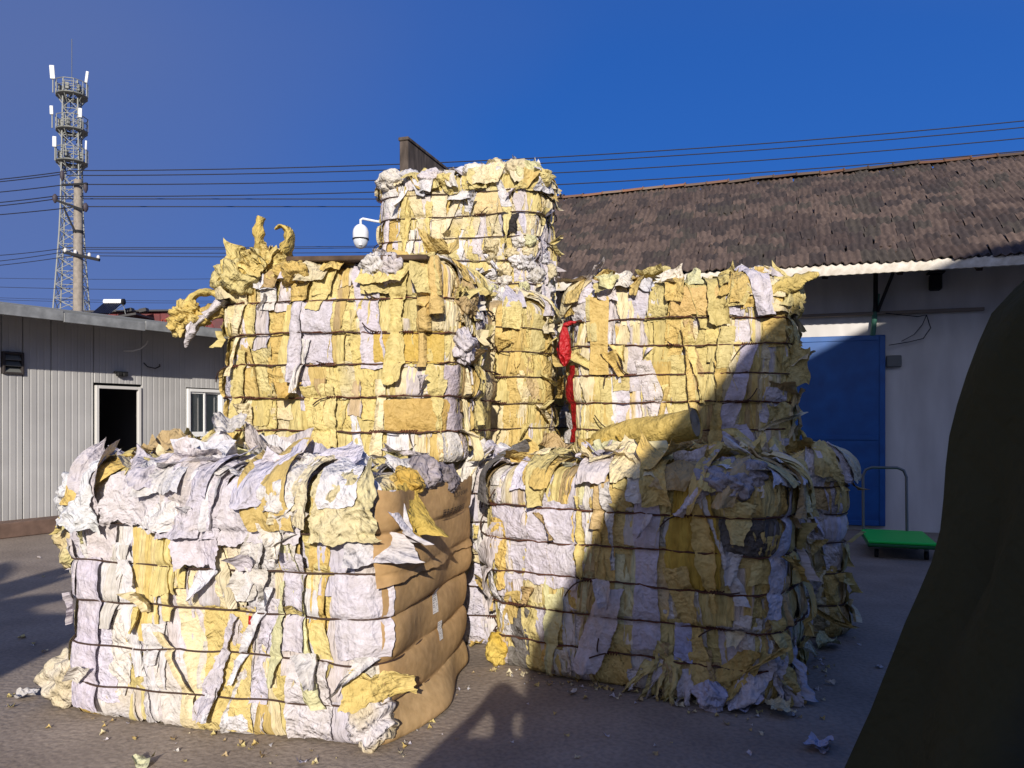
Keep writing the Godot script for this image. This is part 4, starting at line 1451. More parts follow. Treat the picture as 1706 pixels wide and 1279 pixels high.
func extras_A(b: Dictionary):
	var wht := lin(214, 208, 210)
	var yel := lin(206, 178, 92)
	var gry := lin(150, 142, 146)
	# big pale sheets across the upper front
	put_sheet(b, 0.98, 1.38, 0.93, 1.27, {"style": 0, "off": 0.03, "col": lin(206, 200, 208), "col2": wht, "skew": 0.2, "ragged": 0.02, "flare": 0.015, "amp": 1.5}, 1001)
	put_sheet(b, 1.42, 1.70, 0.97, 1.27, {"style": 1, "off": 0.03, "col": lin(216, 204, 164), "col2": lin(208, 196, 140), "ragged": 0.02, "flare": 0.05, "amp": 2.0, "side_r": 0.08}, 1002)
	put_sheet(b, 0.62, 0.98, 0.80, 1.25, {"style": 0, "off": 0.03, "col": lin(208, 200, 210), "col2": wht, "skew": -0.15, "ragged": 0.025, "flare": 0.05, "taper": 0.5, "amp": 1.6}, 1003)
	put_sheet(b, 0.30, 0.64, 0.98, 1.28, {"style": 1, "off": 0.03, "col": wht, "col2": lin(200, 194, 206), "skew": 0.3, "ragged": 0.03, "flare": 0.03}, 1004)
	put_sheet(b, 0.0, 0.22, 0.95, 1.34, {"style": 4, "off": 0.02, "col": lin(220, 220, 222), "col2": lin(200, 204, 206), "ragged": 0.03, "flare": 0.07, "flare_top": 0.05, "free": true}, 1005)
	put_sheet(b, 0.40, 0.56, 0.42, 0.98, {"style": 2, "off": 0.016, "col": lin(216, 192, 122), "col2": lin(222, 204, 150), "ragged": 0.008}, 1006)
	put_sheet(b, 0.04, 0.22, 0.05, 0.82, {"style": 0, "off": 0.016, "col": lin(206, 198, 212), "col2": wht, "ragged": 0.01}, 1007)
	put_sheet(b, 0.82, 1.08, 0.02, 0.62, {"style": 1, "off": 0.008, "col": lin(216, 194, 126), "col2": lin(222, 206, 150), "ragged": 0.01}, 1008)
	put_sheet(b, 1.28, 1.50, 0.02, 0.40, {"style": 1, "off": 0.018, "col": wht, "col2": lin(206, 200, 208), "ragged": 0.012}, 1009)
	put_sheet(b, 1.52, 1.76, 0.42, 0.80, {"style": 0, "off": 0.022, "col": lin(208, 202, 212), "col2": wht, "ragged": 0.01, "side_r": 0.03}, 1010)
	# flaps that hang over the carton
	put_sheet(b, 1.74, 1.86, 0.93, 1.18, {"style": 0, "off": 0.03, "col": lin(214, 210, 216), "col2": wht, "ragged": 0.01, "flare": 0.13, "taper": 0.7, "free": true, "skew": -0.2}, 1011)
	put_sheet(b, 1.86, 2.04, 0.95, 1.2, {"style": 0, "off": 0.03, "col": lin(206, 178, 92), "col2": lin(190, 160, 76), "ragged": 0.012, "flare": 0.12, "free": true, "amp": 2.0}, 1012)
	put_sheet(b, 1.60, 1.78, 0.87, 0.99, {"style": 1, "off": 0.03, "col": wht, "col2": lin(200, 200, 206), "ragged": 0.02, "flare": 0.08, "free": true, "side_r": 0.08}, 1013)
	put_sheet(b, 1.60, 1.80, 0.2, 0.37, {"style": 4, "off": 0.03, "col": lin(214, 190, 118), "col2": lin(220, 204, 150), "ragged": 0.03, "free": true, "side_r": 0.08, "flare": 0.03}, 1014)
	put_lump(b, 2.25, 1.22, 0.0, Vector3(0.11, 0.09, 0.1), 0.35, gry, lin(190, 180, 186), 41)
	put_lump(b, 2.48, 1.20, -0.02, Vector3(0.1, 0.09, 0.1), 0.35, lin(130, 122, 126), gry, 42)
	put_lump(b, 2.08, 1.20, 0.0, Vector3(0.09, 0.07, 0.08), 0.3, lin(208, 180, 110), lin(200, 160, 60), 43)
	put_lump(b, -0.06, 1.14, -0.03, Vector3(0.11, 0.1, 0.1), 0.35, lin(222, 222, 224), lin(190, 192, 196), 44)
	put_lump(b, -0.14, 0.88, 0.02, Vector3(0.11, 0.15, 0.11), 0.28, lin(214, 196, 150), lin(206, 204, 140), 45)
	put_lump(b, -0.12, 0.13, 0.06, Vector3(0.16, 0.13, 0.13), 0.28, lin(216, 206, 186), lin(206, 190, 150), 46)
	put_lump(b, 1.70, 0.12, 0.0, Vector3(0.10, 0.11, 0.10), 0.32, wht, lin(210, 190, 130), 47)
	var tagp := put_sheet(b, 1.07, 1.085, 0.545, 0.585, {"style": 0, "off": 0.04, "col": lin(190, 24, 24), "ragged": 0.0}, 1015, "red_tag") as MeshInstance3D
	# heap of brownish scraps on the back of the top
	var r := RandomNumberGenerator.new()
	r.seed = 515
	for k in 34:
		var w := r.randf_range(0.1, 0.26)
		var c := tint(["y", "k", "c", "o", "g"][r.randi() % 5], r)
		var e := part("paper_sheet", scrap(w, w * r.randf_range(0.5, 1.2), r.randfn(0, 1.2), 0.2, c, c * 0.85, 3000 + k, 10), M.crumple, b.root)
		e.position = Vector3(r.randf_range(-0.78, -0.1), 1.27 + r.randf_range(0.0, 0.1), r.randf_range(-0.5, 0.3))
		e.basis = Basis(Vector3.UP, r.randf() * TAU) * Basis(Vector3.RIGHT, -1.2 + r.randfn(0, 0.5))


func extras_B(b: Dictionary):
	var wht := lin(206, 200, 212)
	put_sheet(b, 0.30, 0.62, 0.55, 1.02, {"style": 0, "off": 0.018, "col": wht, "col2": lin(214, 210, 214), "ragged": 0.02, "amp": 1.2}, 2001)
	put_sheet(b, 0.02, 0.28, 0.8, 1.0, {"style": 0, "off": 0.016, "col": wht, "col2": wht, "ragged": 0.01}, 2002)
	put_sheet(b, 0.98, 1.12, 0.24, 1.18, {"style": 0, "off": 0.02, "col": lin(190, 186, 204), "col2": wht, "ragged": 0.008}, 2003)
	put_sheet(b, 1.20, 1.42, 0.62, 1.20, {"style": 2, "off": 0.02, "col": lin(196, 166, 74), "col2": lin(184, 152, 66), "ragged": 0.015, "taper": -0.4}, 2004)
	put_sheet(b, 0.70, 0.86, 0.08, 0.56, {"style": 0, "off": 0.03, "col": lin(196, 192, 206), "col2": wht, "ragged": 0.015, "skew": 0.35, "flare": 0.03}, 2005)
	put_sheet(b, 1.46, 1.68, 0.80, 1.0, {"style": 1, "off": 0.01, "col": lin(96, 92, 90), "col2": lin(120, 116, 112), "ragged": 0.01}, 2006)
	put_sheet(b, 1.20, 1.30, 0.20, 0.42, {"style": 0, "off": 0.03, "col": lin(170, 176, 214), "col2": wht, "ragged": 0.006}, 2007)
	for e in [[1.40, 1.2, 0.08], [1.52, 1.17, 0.09], [1.48, 1.28, 0.08], [1.62, 1.24, 0.08], [1.34, 1.29, 0.07]]:
		put_lump(b, e[0], e[1], 0.0, Vector3(e[2], e[2] * 0.8, e[2]), 0.4, lin(176, 170, 178), lin(150, 146, 150), int(e[0] * 100))
	put_lump(b, 1.2, 1.26, -0.03, Vector3(0.09, 0.06, 0.09), 0.36, lin(150, 134, 110), lin(190, 178, 160), 52)
	put_lump(b, 1.42, 0.06, 0.08, Vector3(0.08, 0.07, 0.07), 0.34, lin(186, 186, 210), wht, 53)
	put_lump(b, 0.06, 0.1, 0.0, Vector3(0.08, 0.09, 0.07), 0.26, lin(206, 174, 76), lin(220, 196, 110), 54)
	var r := RandomNumberGenerator.new()
	r.seed = 616
	# ragged strips that hang along the foot
	for k in 18:
		var s := r.randf_range(0.75, 2.1)
		var c := tint(["y", "o", "l", "k", "y"][r.randi() % 5], r)
		put_sheet(b, s, s + r.randf_range(0.06, 0.15), 0.005, r.randf_range(0.14, 0.3), {"style": 4, "off": 0.02, "col": c, "col2": c * 0.85, "free": true, "flare": r.randf_range(0.02, 0.12), "ragged": 0.02, "skew": r.randfn(0, 0.5), "taper": 0.4}, 2100 + k)


func extras_E(b: Dictionary):
	var tan := lin(206, 178, 116)
	# long tan rolls that hang over the near corner
	for e in [[1.36, 1.445, 0.82, 1.24, 0.06], [1.435, 1.52, 0.92, 1.25, 0.075], [1.36, 1.42, 0.60, 0.9, 0.05]]:
		put_sheet(b, e[0], e[1], e[2], e[3], {"style": 0, "off": e[4], "col": tan, "col2": lin(198, 168, 104), "ragged": 0.003, "free": true, "side_l": -0.035, "side_r": -0.035, "flare": 0.02, "amp": 0.7, "skew": -0.06}, 3100 + int(e[4] * 1000), "hanging_sheet")
	put_sheet(b, 1.16, 1.58, 0.20, 0.40, {"style": 0, "off": 0.018, "col": lin(196, 164, 96), "col2": lin(206, 178, 110), "ragged": 0.006}, 3001)
	put_sheet(b, 1.08, 1.54, 0.625, 0.82, {"style": 0, "off": 0.018, "col": lin(200, 170, 86), "col2": lin(206, 180, 100), "ragged": 0.006, "amp": 1.4}, 3002)
	put_sheet(b, 1.54, 1.8, 0.2, 0.62, {"style": 0, "off": 0.016, "col": lin(190, 178, 184), "col2": lin(200, 190, 194), "ragged": 0.01}, 3003)
	put_sheet(b, 0.62, 0.82, 0.62, 1.04, {"style": 0, "off": 0.018, "col": lin(202, 196, 206), "col2": lin(212, 206, 210), "ragged": 0.012}, 3004)
	put_sheet(b, 0.98, 1.13, 0.60, 1.26, {"style": 0, "off": 0.018, "col": lin(204, 196, 206), "col2": lin(214, 208, 210), "ragged": 0.012, "skew": -0.12}, 3005)
	put_sheet(b, 0.42, 0.62, 0.40, 0.52, {"style": 0, "off": 0.03, "col": lin(196, 162, 84), "col2": tan, "ragged": 0.01, "flare": 0.09, "taper": 0.9, "free": true}, 3006)
	put_sheet(b, 0.30, 0.42, 0.98, 1.24, {"style": 0, "off": 0.02, "col": lin(224, 220, 214), "col2": lin(214, 210, 206), "ragged": 0.006}, 3007)
	for e in [[1.08, 1.22, 0.03, 0.09, 0.07, "w"], [1.2, 1.2, 0.03, 0.08, 0.08, "l"], [0.55, 1.2, 0.02, 0.12, 0.07, "o"], [1.68, 0.74, 0.03, 0.08, 0.09, "l"], [1.75, 1.05, 0.02, 0.09, 0.11, "k"], [0.12, 1.2, 0.02, 0.14, 0.1, "y"]]:
		var c := tint(e[5], rng)
		put_lump(b, e[0], e[1], e[2], Vector3(e[3], e[4], e[3] * 0.8), 0.42, c, c * 0.85, int(e[0] * 100))
	# the bundle that sticks out beyond the far end: a loop of yellow paper, a ragged yellow head and a white twist
	var inv: Transform3D = b.root.transform.affine_inverse()
	var dd := 5.15
	var path := PackedVector3Array()
	for q in [[378, 500], [358, 489], [338, 487], [322, 495], [314, 512], [310, 528]]:
		path.append(inv * at(q[0], q[1], dd))
	part("paper_loop", crumpled_tube(path, [0.05, 0.045, 0.042, 0.04, 0.045, 0.06], 16, 0.3, lin(214, 192, 118), 71, 0.4), M.crumple, b.root)
	for e in [[306, 528, 0.075, 0.09], [318, 518, 0.06, 0.055], [300, 541, 0.06, 0.06], [330, 528, 0.06, 0.05]]:
		var o := part("crumpled_paper", lump(Vector3(e[2], e[3], e[2]), 0.5, lin(212, 186, 110), lin(220, 202, 140), int(e[0])), M.crumple, b.root)
		o.position = inv * at(e[0], e[1], dd)
	path = PackedVector3Array()
	for q in [[376, 498], [358, 513], [340, 528], [326, 540], [318, 556], [311, 574], [309, 579]]:
		path.append(inv * at(q[0], q[1], dd - 0.02))
	part("white_twist", crumpled_tube(path, [0.05, 0.04, 0.035, 0.04, 0.05, 0.04, 0.006], 16, 0.55, lin(214, 208, 212), 72, 0.4), M.crumple, b.root)
	path = PackedVector3Array()
	for q in [[376, 512], [352, 520], [332, 528], [318, 534]]:
		path.append(inv * at(q[0], q[1], dd + 0.05))
	part("paper_loop", crumpled_tube(path, [0.06, 0.05, 0.045, 0.05], 12, 0.3, lin(206, 178, 110), 73), M.crumple, b.root)
	# ragged sheets at the far top corner
	var r := RandomNumberGenerator.new()
	r.seed = 717
	for k in 16:
		var w := r.randf_range(0.1, 0.22)
		var c := tint(["y", "o", "c", "y"][r.randi() % 4], r)
		var e := part("paper_sheet", scrap(w, w * 1.2, r.randfn(0, 1.3), 0.22, c, c * 0.85, 4000 + k, 10), M.crumple, b.root)
		e.position = inv * at(r.randf_range(372, 480), r.randf_range(440, 475), r.randf_range(4.95, 5.3))
		e.basis = Basis(Vector3.UP, r.randf() * TAU) * Basis(Vector3.RIGHT, r.randf() * PI)


func crumpled_tube(path: PackedVector3Array, rad: Array, sides: int, amp: float, col: Color, sd: int, flat := 1.0) -> ArrayMesh:
	# resampled along a smooth curve, with creased walls
	var cv := Curve3D.new()
	for i in path.size():
		var t := (path[mini(i + 1, path.size() - 1)] - path[maxi(i - 1, 0)]) / 6.0
		cv.add_point(path[i], -t, t)
	var n := path.size() * 7
	var cr := crease(sd, 6.0, 26.0)
	var pts := PackedVector3Array()
	var uvs := PackedVector2Array()
	var cols := PackedColorArray()
	var L := cv.get_baked_length()
	var prev := Vector3.ZERO
	for i in n + 1:
		var f := float(i) / n
		var p := cv.sample_baked(f * L, true)
		var t := (cv.sample_baked(minf(f * L + 0.01, L), true) - cv.sample_baked(maxf(f * L - 0.01, 0), true)).normalized()
		var x := prev
		if i == 0:
			x = Vector3.UP.cross(t)
			if x.length() < 0.1:
				x = Vector3.RIGHT
		x = (x - t * x.dot(t)).normalized()
		prev = x
		var y := t.cross(x)
		var fi := f * (rad.size() - 1)
		var r: float = lerpf(rad[int(minf(fi, rad.size() - 1))], rad[mini(int(fi) + 1, rad.size() - 1)], fi - floorf(fi))
		for k in sides + 1:
			var a := TAU * (k % sides) / sides
			var rr := r * (1.0 + amp * creased(cr, a * 0.07, f * L) + amp * 0.5 * sin(a * 3.0 + sd + f * 3.0))
			pts.append(p + (x * cos(a) + y * sin(a) * (flat + (1.0 - flat) * 0.5 * absf(cos(a * 1.5 + f * 6.0)) * absf(sin(f * 11.0)))) * rr)
			uvs.append(Vector2(a * r, f * L) * 2.2)
			cols.append(col * (0.92 + 0.12 * sin(a * 2.0 + f * 9.0)))
	return grid_mesh(sides, n, pts, uvs, cols)


func extras_F(b: Dictionary):
	var tan := lin(208, 180, 112)
	put_sheet(b, 0.13, 0.27, 0.62, 1.22, {"style": 0, "off": 0.035, "col": tan, "col2": lin(200, 172, 100), "ragged": 0.004, "flare": 0.02}, 4001)
	put_sheet(b, 0.72, 1.08, 1.05, 1.27, {"style": 0, "off": 0.02, "col": lin(210, 178, 116), "col2": lin(216, 190, 130), "ragged": 0.012, "amp": 1.4}, 4002)
	put_sheet(b, 1.12, 1.26, 1.06, 1.28, {"style": 1, "off": 0.025, "col": lin(202, 196, 210), "col2": lin(214, 210, 214), "ragged": 0.012}, 4003)
	put_sheet(b, 1.16, 1.28, 0.2, 0.84, {"style": 0, "off": 0.02, "col": lin(200, 192, 208), "col2": lin(212, 206, 212), "ragged": 0.01, "skew": 0.28}, 4004)
	put_sheet(b, 1.08, 1.3, 0.1, 0.24, {"style": 0, "off": 0.03, "col": lin(196, 188, 206), "col2": lin(206, 200, 210), "ragged": 0.01, "taper": -0.6}, 4005)
	put_sheet(b, 0.52, 0.66, 0.30, 0.72, {"style": 1, "off": 0.02, "col": lin(212, 204, 206), "col2": lin(220, 212, 196), "ragged": 0.008, "skew": -0.3}, 4006)
	put_sheet(b, -0.02, 0.14, 1.05, 1.3, {"style": 1, "off": 0.02, "col": lin(208, 204, 208), "col2": lin(206, 180, 100), "ragged": 0.02}, 4007)
	put_sheet(b, -0.02, 0.035, 0.1, 0.7, {"style": 0, "off": 0.045, "col": lin(150, 26, 28), "col2": lin(120, 20, 24), "ragged": 0.004}, 4008, "red_strip")
	var inv: Transform3D = b.root.transform.affine_inverse()
	# a stiff bent sheet that points up and out at the far top corner, and ragged hanging paper below it
	var path := PackedVector3Array()
	for q in [[1268, 492], [1300, 480], [1335, 466], [1364, 456]]:
		path.append(inv * at(q[0], q[1], 5.75))
	part("paper_sheet", crumpled_tube(path, [0.05, 0.06, 0.045, 0.012], 10, 0.45, lin(210, 188, 116), 81), M.crumple, b.root)
	var r := RandomNumberGenerator.new()
	r.seed = 818
	for k in 44:
		var w := r.randf_range(0.1, 0.22)
		var c := tint(["y", "o", "c", "y", "k"][r.randi() % 5], r)
		var e := part("paper_sheet", scrap(w * 0.8, w * 1.3, r.randfn(0, 1.1), 0.2, c, c * 0.85, 5000 + k, 10), M.crumple, b.root)
		var yy := r.randf_range(0.0, 1.0)
		e.position = inv * at(1290 + r.randf_range(0, 45) * (1.0 - yy * 0.3), lerpf(480, 745, yy), r.randf_range(5.72, 6.1))
		e.basis = Basis(Vector3.UP, r.randf_range(-0.9, 1.2)) * Basis(Vector3.RIGHT, r.randfn(0.0, 0.45))
	for q in [[1010, 466, 0.16], [1040, 462, 0.14], [1080, 472, 0.12], [1120, 464, 0.17], [1150, 462, 0.17], [1175, 470, 0.12], [1000, 475, 0.1], [1230, 478, 0.12], [1260, 476, 0.1]]:
		var c := tint(["y", "c", "w", "y", "g"][r.randi() % 5], r)
		var e := part("paper_sheet", scrap(q[2], q[2] * 0.8, r.randfn(0.6, 0.7), 0.15, c, c * 0.9, int(q[0]), 12), M.crumple, b.root)
		e.position = inv * at(q[0], q[1] + 3, 5.85)
		e.basis = Basis(Vector3.UP, r.randf_range(-0.6, 0.6)) * Basis(Vector3.RIGHT, r.randf_range(-0.9, 0.1)) * Basis(Vector3.BACK, r.randf_range(-0.6, 0.6))


func extras_G(b: Dictionary):
	var dark := lin(52, 48, 48)
	put_sheet(b, 1.19, 1.36, 0.66, 0.86, {"style": 1, "off": 0.03, "col": dark, "col2": lin(70, 64, 62), "ragged": 0.02}, 5001, "black_scrap")
	put_sheet(b, 0.70, 0.94, 0.99, 1.08, {"style": 0, "off": 0.03, "col": lin(222, 220, 220), "col2": lin(214, 212, 214), "ragged": 0.006, "flare": 0.05, "free": true, "skew": 0.2}, 5002)
	put_sheet(b, 0.42, 0.52, 0.3, 1.15, {"style": 0, "off": 0.016, "col": lin(220, 212, 208), "col2": lin(214, 206, 204), "ragged": 0.006}, 5003)
	put_sheet(b, 0.94, 1.28, 0.86, 1.06, {"style": 0, "off": 0.012, "col": lin(222, 200, 150), "col2": lin(214, 190, 134), "ragged": 0.006}, 5004)
	put_sheet(b, -0.03, 0.22, 0.85, 1.3, {"style": 0, "off": 0.012, "col": lin(220, 216, 212), "col2": lin(214, 208, 206), "ragged": 0.02}, 5005)
	var r := RandomNumberGenerator.new()
	r.seed = 919
	for k in 34:
		var s := r.randf_range(0.95, 1.8)
		var q := r.randf_range(-0.02, 0.62)
		var c := tint(["w", "l", "c", "g", "w"][r.randi() % 5], r)
		var w := r.randf_range(0.05, 0.1)
		put_lump(b, s, maxf(q, 0.02), 0.01, Vector3(w, w * 0.8, w * 0.7), 0.42, c, c * 0.85, 900 + k)
	for e in [[0.10, 1.25, 0.14, "w"], [0.28, 1.26, 0.11, "w"], [0.50, 1.22, 0.12, "l"], [0.66, 1.2, 0.09, "y"], [0.92, 1.3, 0.13, "w"], [1.1, 1.3, 0.12, "w"], [1.3, 1.3, 0.13, "c"], [1.48, 1.32, 0.15, "g"], [1.6, 1.2, 0.12, "y"]]:
		var c := tint(e[3], r)
		put_lump(b, e[0], e[1], 0.0, Vector3(e[2], e[2] * 0.75, e[2]), 0.3, c, c * 0.86, int(e[0] * 300))


# ---------------------------------------------------------------- things on and round the bales
func special_items():
	# plank
	var wood := plain(srgb(104, 84, 66), 0.9)
	wood.albedo_texture = noise_tex(81, 0.02, 5, srgb(150, 145, 140), Color.WHITE, 256)
	var pa := at(484, 434, 5.0)
	var pb := at(716, 431, 4.8)
	var o := thing("wooden_plank", "weathered grey brown plank lying on the yellow bale's top edge", "plank", (pa + pb) * 0.5)
	var st := SurfaceTool.new()
	st.begin(Mesh.PRIMITIVE_TRIANGLES)
	var ax := (pb - pa).normalized()
	box_into(st, Vector3.ZERO, Vector3(pa.distance_to(pb), 0.032, 0.12), Basis(ax, Vector3.UP, ax.cross(Vector3.UP)).orthonormalized(), 0.005)
	part("board", st.commit(), wood, o)
	# white sack
	var bag := thing("white_sack", "small white plastic sack with a tied neck standing on front bale", "sack", at(368, 776, 4.15))
	var prof := []
	for k in 22:
		var f := k / 21.0
		var rad: float = lerpf(0.02, 0.075, smoothstep(0.0, 0.45, f)) if f < 0.6 else 0.078 * sqrt(maxf(0.0, 1.0 - pow((f - 0.6) / 0.42, 2.4)))
		if f < 0.12:
			rad = lerpf(0.035, 0.022, f / 0.12)
		prof.append(Vector2(rad + 0.001, 0.2 * (1.0 - f)))
	part("sack_body", lathe(prof, 32, 0.10, 3, lin(220, 216, 220)), M.smooth, bag)
	var fl := part("sack_mouth", scrap(0.17, 0.11, 0.8, 0.25, lin(206, 202, 200), lin(184, 180, 178), 77, 14), M.crumple, bag)
	fl.position = Vector3(0.05, 0.225, 0.0)
	fl.rotation = Vector3(-0.7, 0.3, 0.25)
	# roll of yellow paper
	var ra := at(990, 736, 5.25)
	var rb := at(1160, 702, 4.85)
	var roll := thing("paper_roll", "thick yellow paper roll with a torn end, leaning on the shaded bale", "paper roll", ra)
	var path := PackedVector3Array()
	for k in 7:
		path.append(ra.lerp(rb, k / 6.0) - ra + Vector3(0, 0.012 * sin(k * 0.9), 0))
	part("rolled_sheet", crumpled_tube(path, [0.05, 0.075, 0.088, 0.092, 0.095, 0.097, 0.097], 22, 0.06, lin(206, 180, 104), 91), M.smooth, roll)
	part("roll_end", tube(PackedVector3Array([rb - ra - (rb - ra).normalized() * 0.012, rb - ra - (rb - ra).normalized() * 0.011, rb - ra - (rb - ra).normalized() * 0.03]), [0.093, 0.045, 0.02], 20), plain(srgb(150, 132, 104), 0.8), roll)
	for k in 8:
		var e := part("torn_edge", scrap(0.16, 0.1, 0.9, 0.2, lin(206, 178, 96), lin(190, 160, 80), 600 + k, 10), M.crumple, roll)
		e.position = (rb - ra) * (0.02 + 0.05 * k) + Vector3(0, -0.03 + 0.02 * sin(k * 2.0), 0.05)
		e.rotation = Vector3(k * 0.8, k * 1.3, 0.4 * k)
	var cup := thing("paper_core_tube", "short cream paper core tube under the yellow roll", "tube", at(1096, 760, 4.62))
	part("tube_wall", tube(PackedVector3Array([Vector3(-0.06, 0.045, 0.0), Vector3(0.05, 0.05, 0.01), Vector3(0.052, 0.05, 0.01), Vector3(0.03, 0.05, 0.01)]), [0.045, 0.047, 0.04, 0.04], 18), plain(srgb(222, 206, 150), 0.6), cup)
	# red bag
	var rbg := thing("red_bag", "shiny red plastic bag caught at the yellow bale's corner", "bag", at(940, 610, 5.93))
	var rp := []
	for k in 24:
		var f := k / 23.0
		rp.append(Vector2(0.01 + 0.043 * pow(sin(PI * pow(f, 1.35)), 0.8), 0.32 * (1.0 - f)))
	var rm := plain(srgb(172, 20, 24), 0.55)
	rm.normal_enabled = true
	rm.normal_texture = M.crumple.normal_texture
	part("bag_body", lathe(rp, 26, 0.22, 9), rm, rbg)
	part("bag_tail", crumpled_tube(PackedVector3Array([Vector3(0.0, 0.31, 0), Vector3(0.04, 0.33, 0.02), Vector3(0.09, 0.335, 0.03)]), [0.02, 0.016, 0.005], 8, 0.3, Color.WHITE, 4), rm, rbg)
	# the yellow paper fountain on the upper bale
	var fp := at(446, 470, 5.05)
	var ft := thing("torn_paper_clump", "tall clump of torn yellow paper bursting up beside the plank's end", "torn paper", fp)
	var yel := lin(214, 188, 108)
	var fpath := func(list: Array, dz: float) -> PackedVector3Array:
		var p := PackedVector3Array()
		for q in list:
			p.append(at(q[0], q[1], 5.05 + dz) - fp)
		return p
	part("paper_sheet", crumpled_tube(fpath.call([[441, 450], [434, 415], [431, 390], [434, 370], [436, 362]], 0.0), [0.08, 0.066, 0.056, 0.052, 0.04], 16, 0.22, yel, 1, 0.45), M.crumple, ft)
	part("paper_sheet", crumpled_tube(fpath.call([[452, 450], [470, 428], [481, 406], [480, 386], [468, 376], [458, 382]], 0.02), [0.08, 0.08, 0.07, 0.06, 0.04, 0.01], 16, 0.35, yel, 2, 0.35), M.crumple, ft)
	part("paper_sheet", lump(Vector3(0.1, 0.08, 0.08), 0.42, yel, lin(204, 160, 70), 5), M.crumple, ft).position = at(445, 440, 5.06) - fp
	part("paper_sheet", lump(Vector3(0.07, 0.06, 0.06), 0.42, lin(216, 190, 110), yel, 6), M.crumple, ft).position = at(412, 456, 5.06) - fp
	for k in 16:
		var a := -1.1 + 2.2 * k / 15.0
		var e := part("paper_sheet", scrap(0.11, 0.17, 1.0, 0.2, tint("y", rng), tint("o", rng), 700 + k, 12), M.crumple, ft)
		e.position = at(442 + sin(a) * 24, 452 - cos(a) * 20, 4.98 + 0.02 * (k % 5)) - fp
		e.basis = Basis(Vector3.BACK, -a * 0.9) * Basis(Vector3.UP, sin(k * 2.3) * 0.9) * Basis(Vector3.RIGHT, 0.3 * sin(k * 1.7))
	# green platform trolley
	var tp := at(1494, 705, 8.95)
	var tr := thing("platform_trolley", "green platform trolley with a grey bent tube handle by the wall", "trolley", Vector3(tp.x, 0, tp.z), -0.35)
	var gm := plain(srgb(24, 205, 76), 0.45)
	var deck := part("deck", box(Vector3(0, 0.185, 0), Vector3(0.68, 0.035, 1.02), Basis(), 0.012), gm, tr)
	part("deck_rim", box(Vector3(0, 0.15, 0), Vector3(0.70, 0.035, 1.04), Basis(), 0.01), plain(srgb(14, 90, 40), 0.6), deck)
	part("handle", tube(PackedVector3Array([Vector3(-0.32, 0.2, -0.45), Vector3(-0.32, 0.85, -0.5), Vector3(-0.29, 0.93, -0.505), Vector3(-0.22, 0.96, -0.51), Vector3(0.06, 0.96, -0.51), Vector3(0.13, 0.93, -0.505), Vector3(0.16, 0.85, -0.5), Vector3(0.16, 0.2, -0.45)]), 0.017, 8), plain(srgb(112, 114, 112), 0.4, 0.6), tr)
	for s in [[-0.25, -0.38], [0.25, -0.38], [-0.25, 0.38], [0.25, 0.38]]:
		var c := part("caster", box(Vector3(s[0], 0.115, s[1]), Vector3(0.05, 0.04, 0.06)), M.galv, tr)
		part("wheel", tube(PackedVector3Array([Vector3(s[0] - 0.02, 0.05, s[1]), Vector3(s[0] - 0.019, 0.05, s[1]), Vector3(s[0] + 0.019, 0.05, s[1]), Vector3(s[0] + 0.02, 0.05, s[1])]), [0.01, 0.05, 0.05, 0.01], 14), M.dark, c)
	tarp()


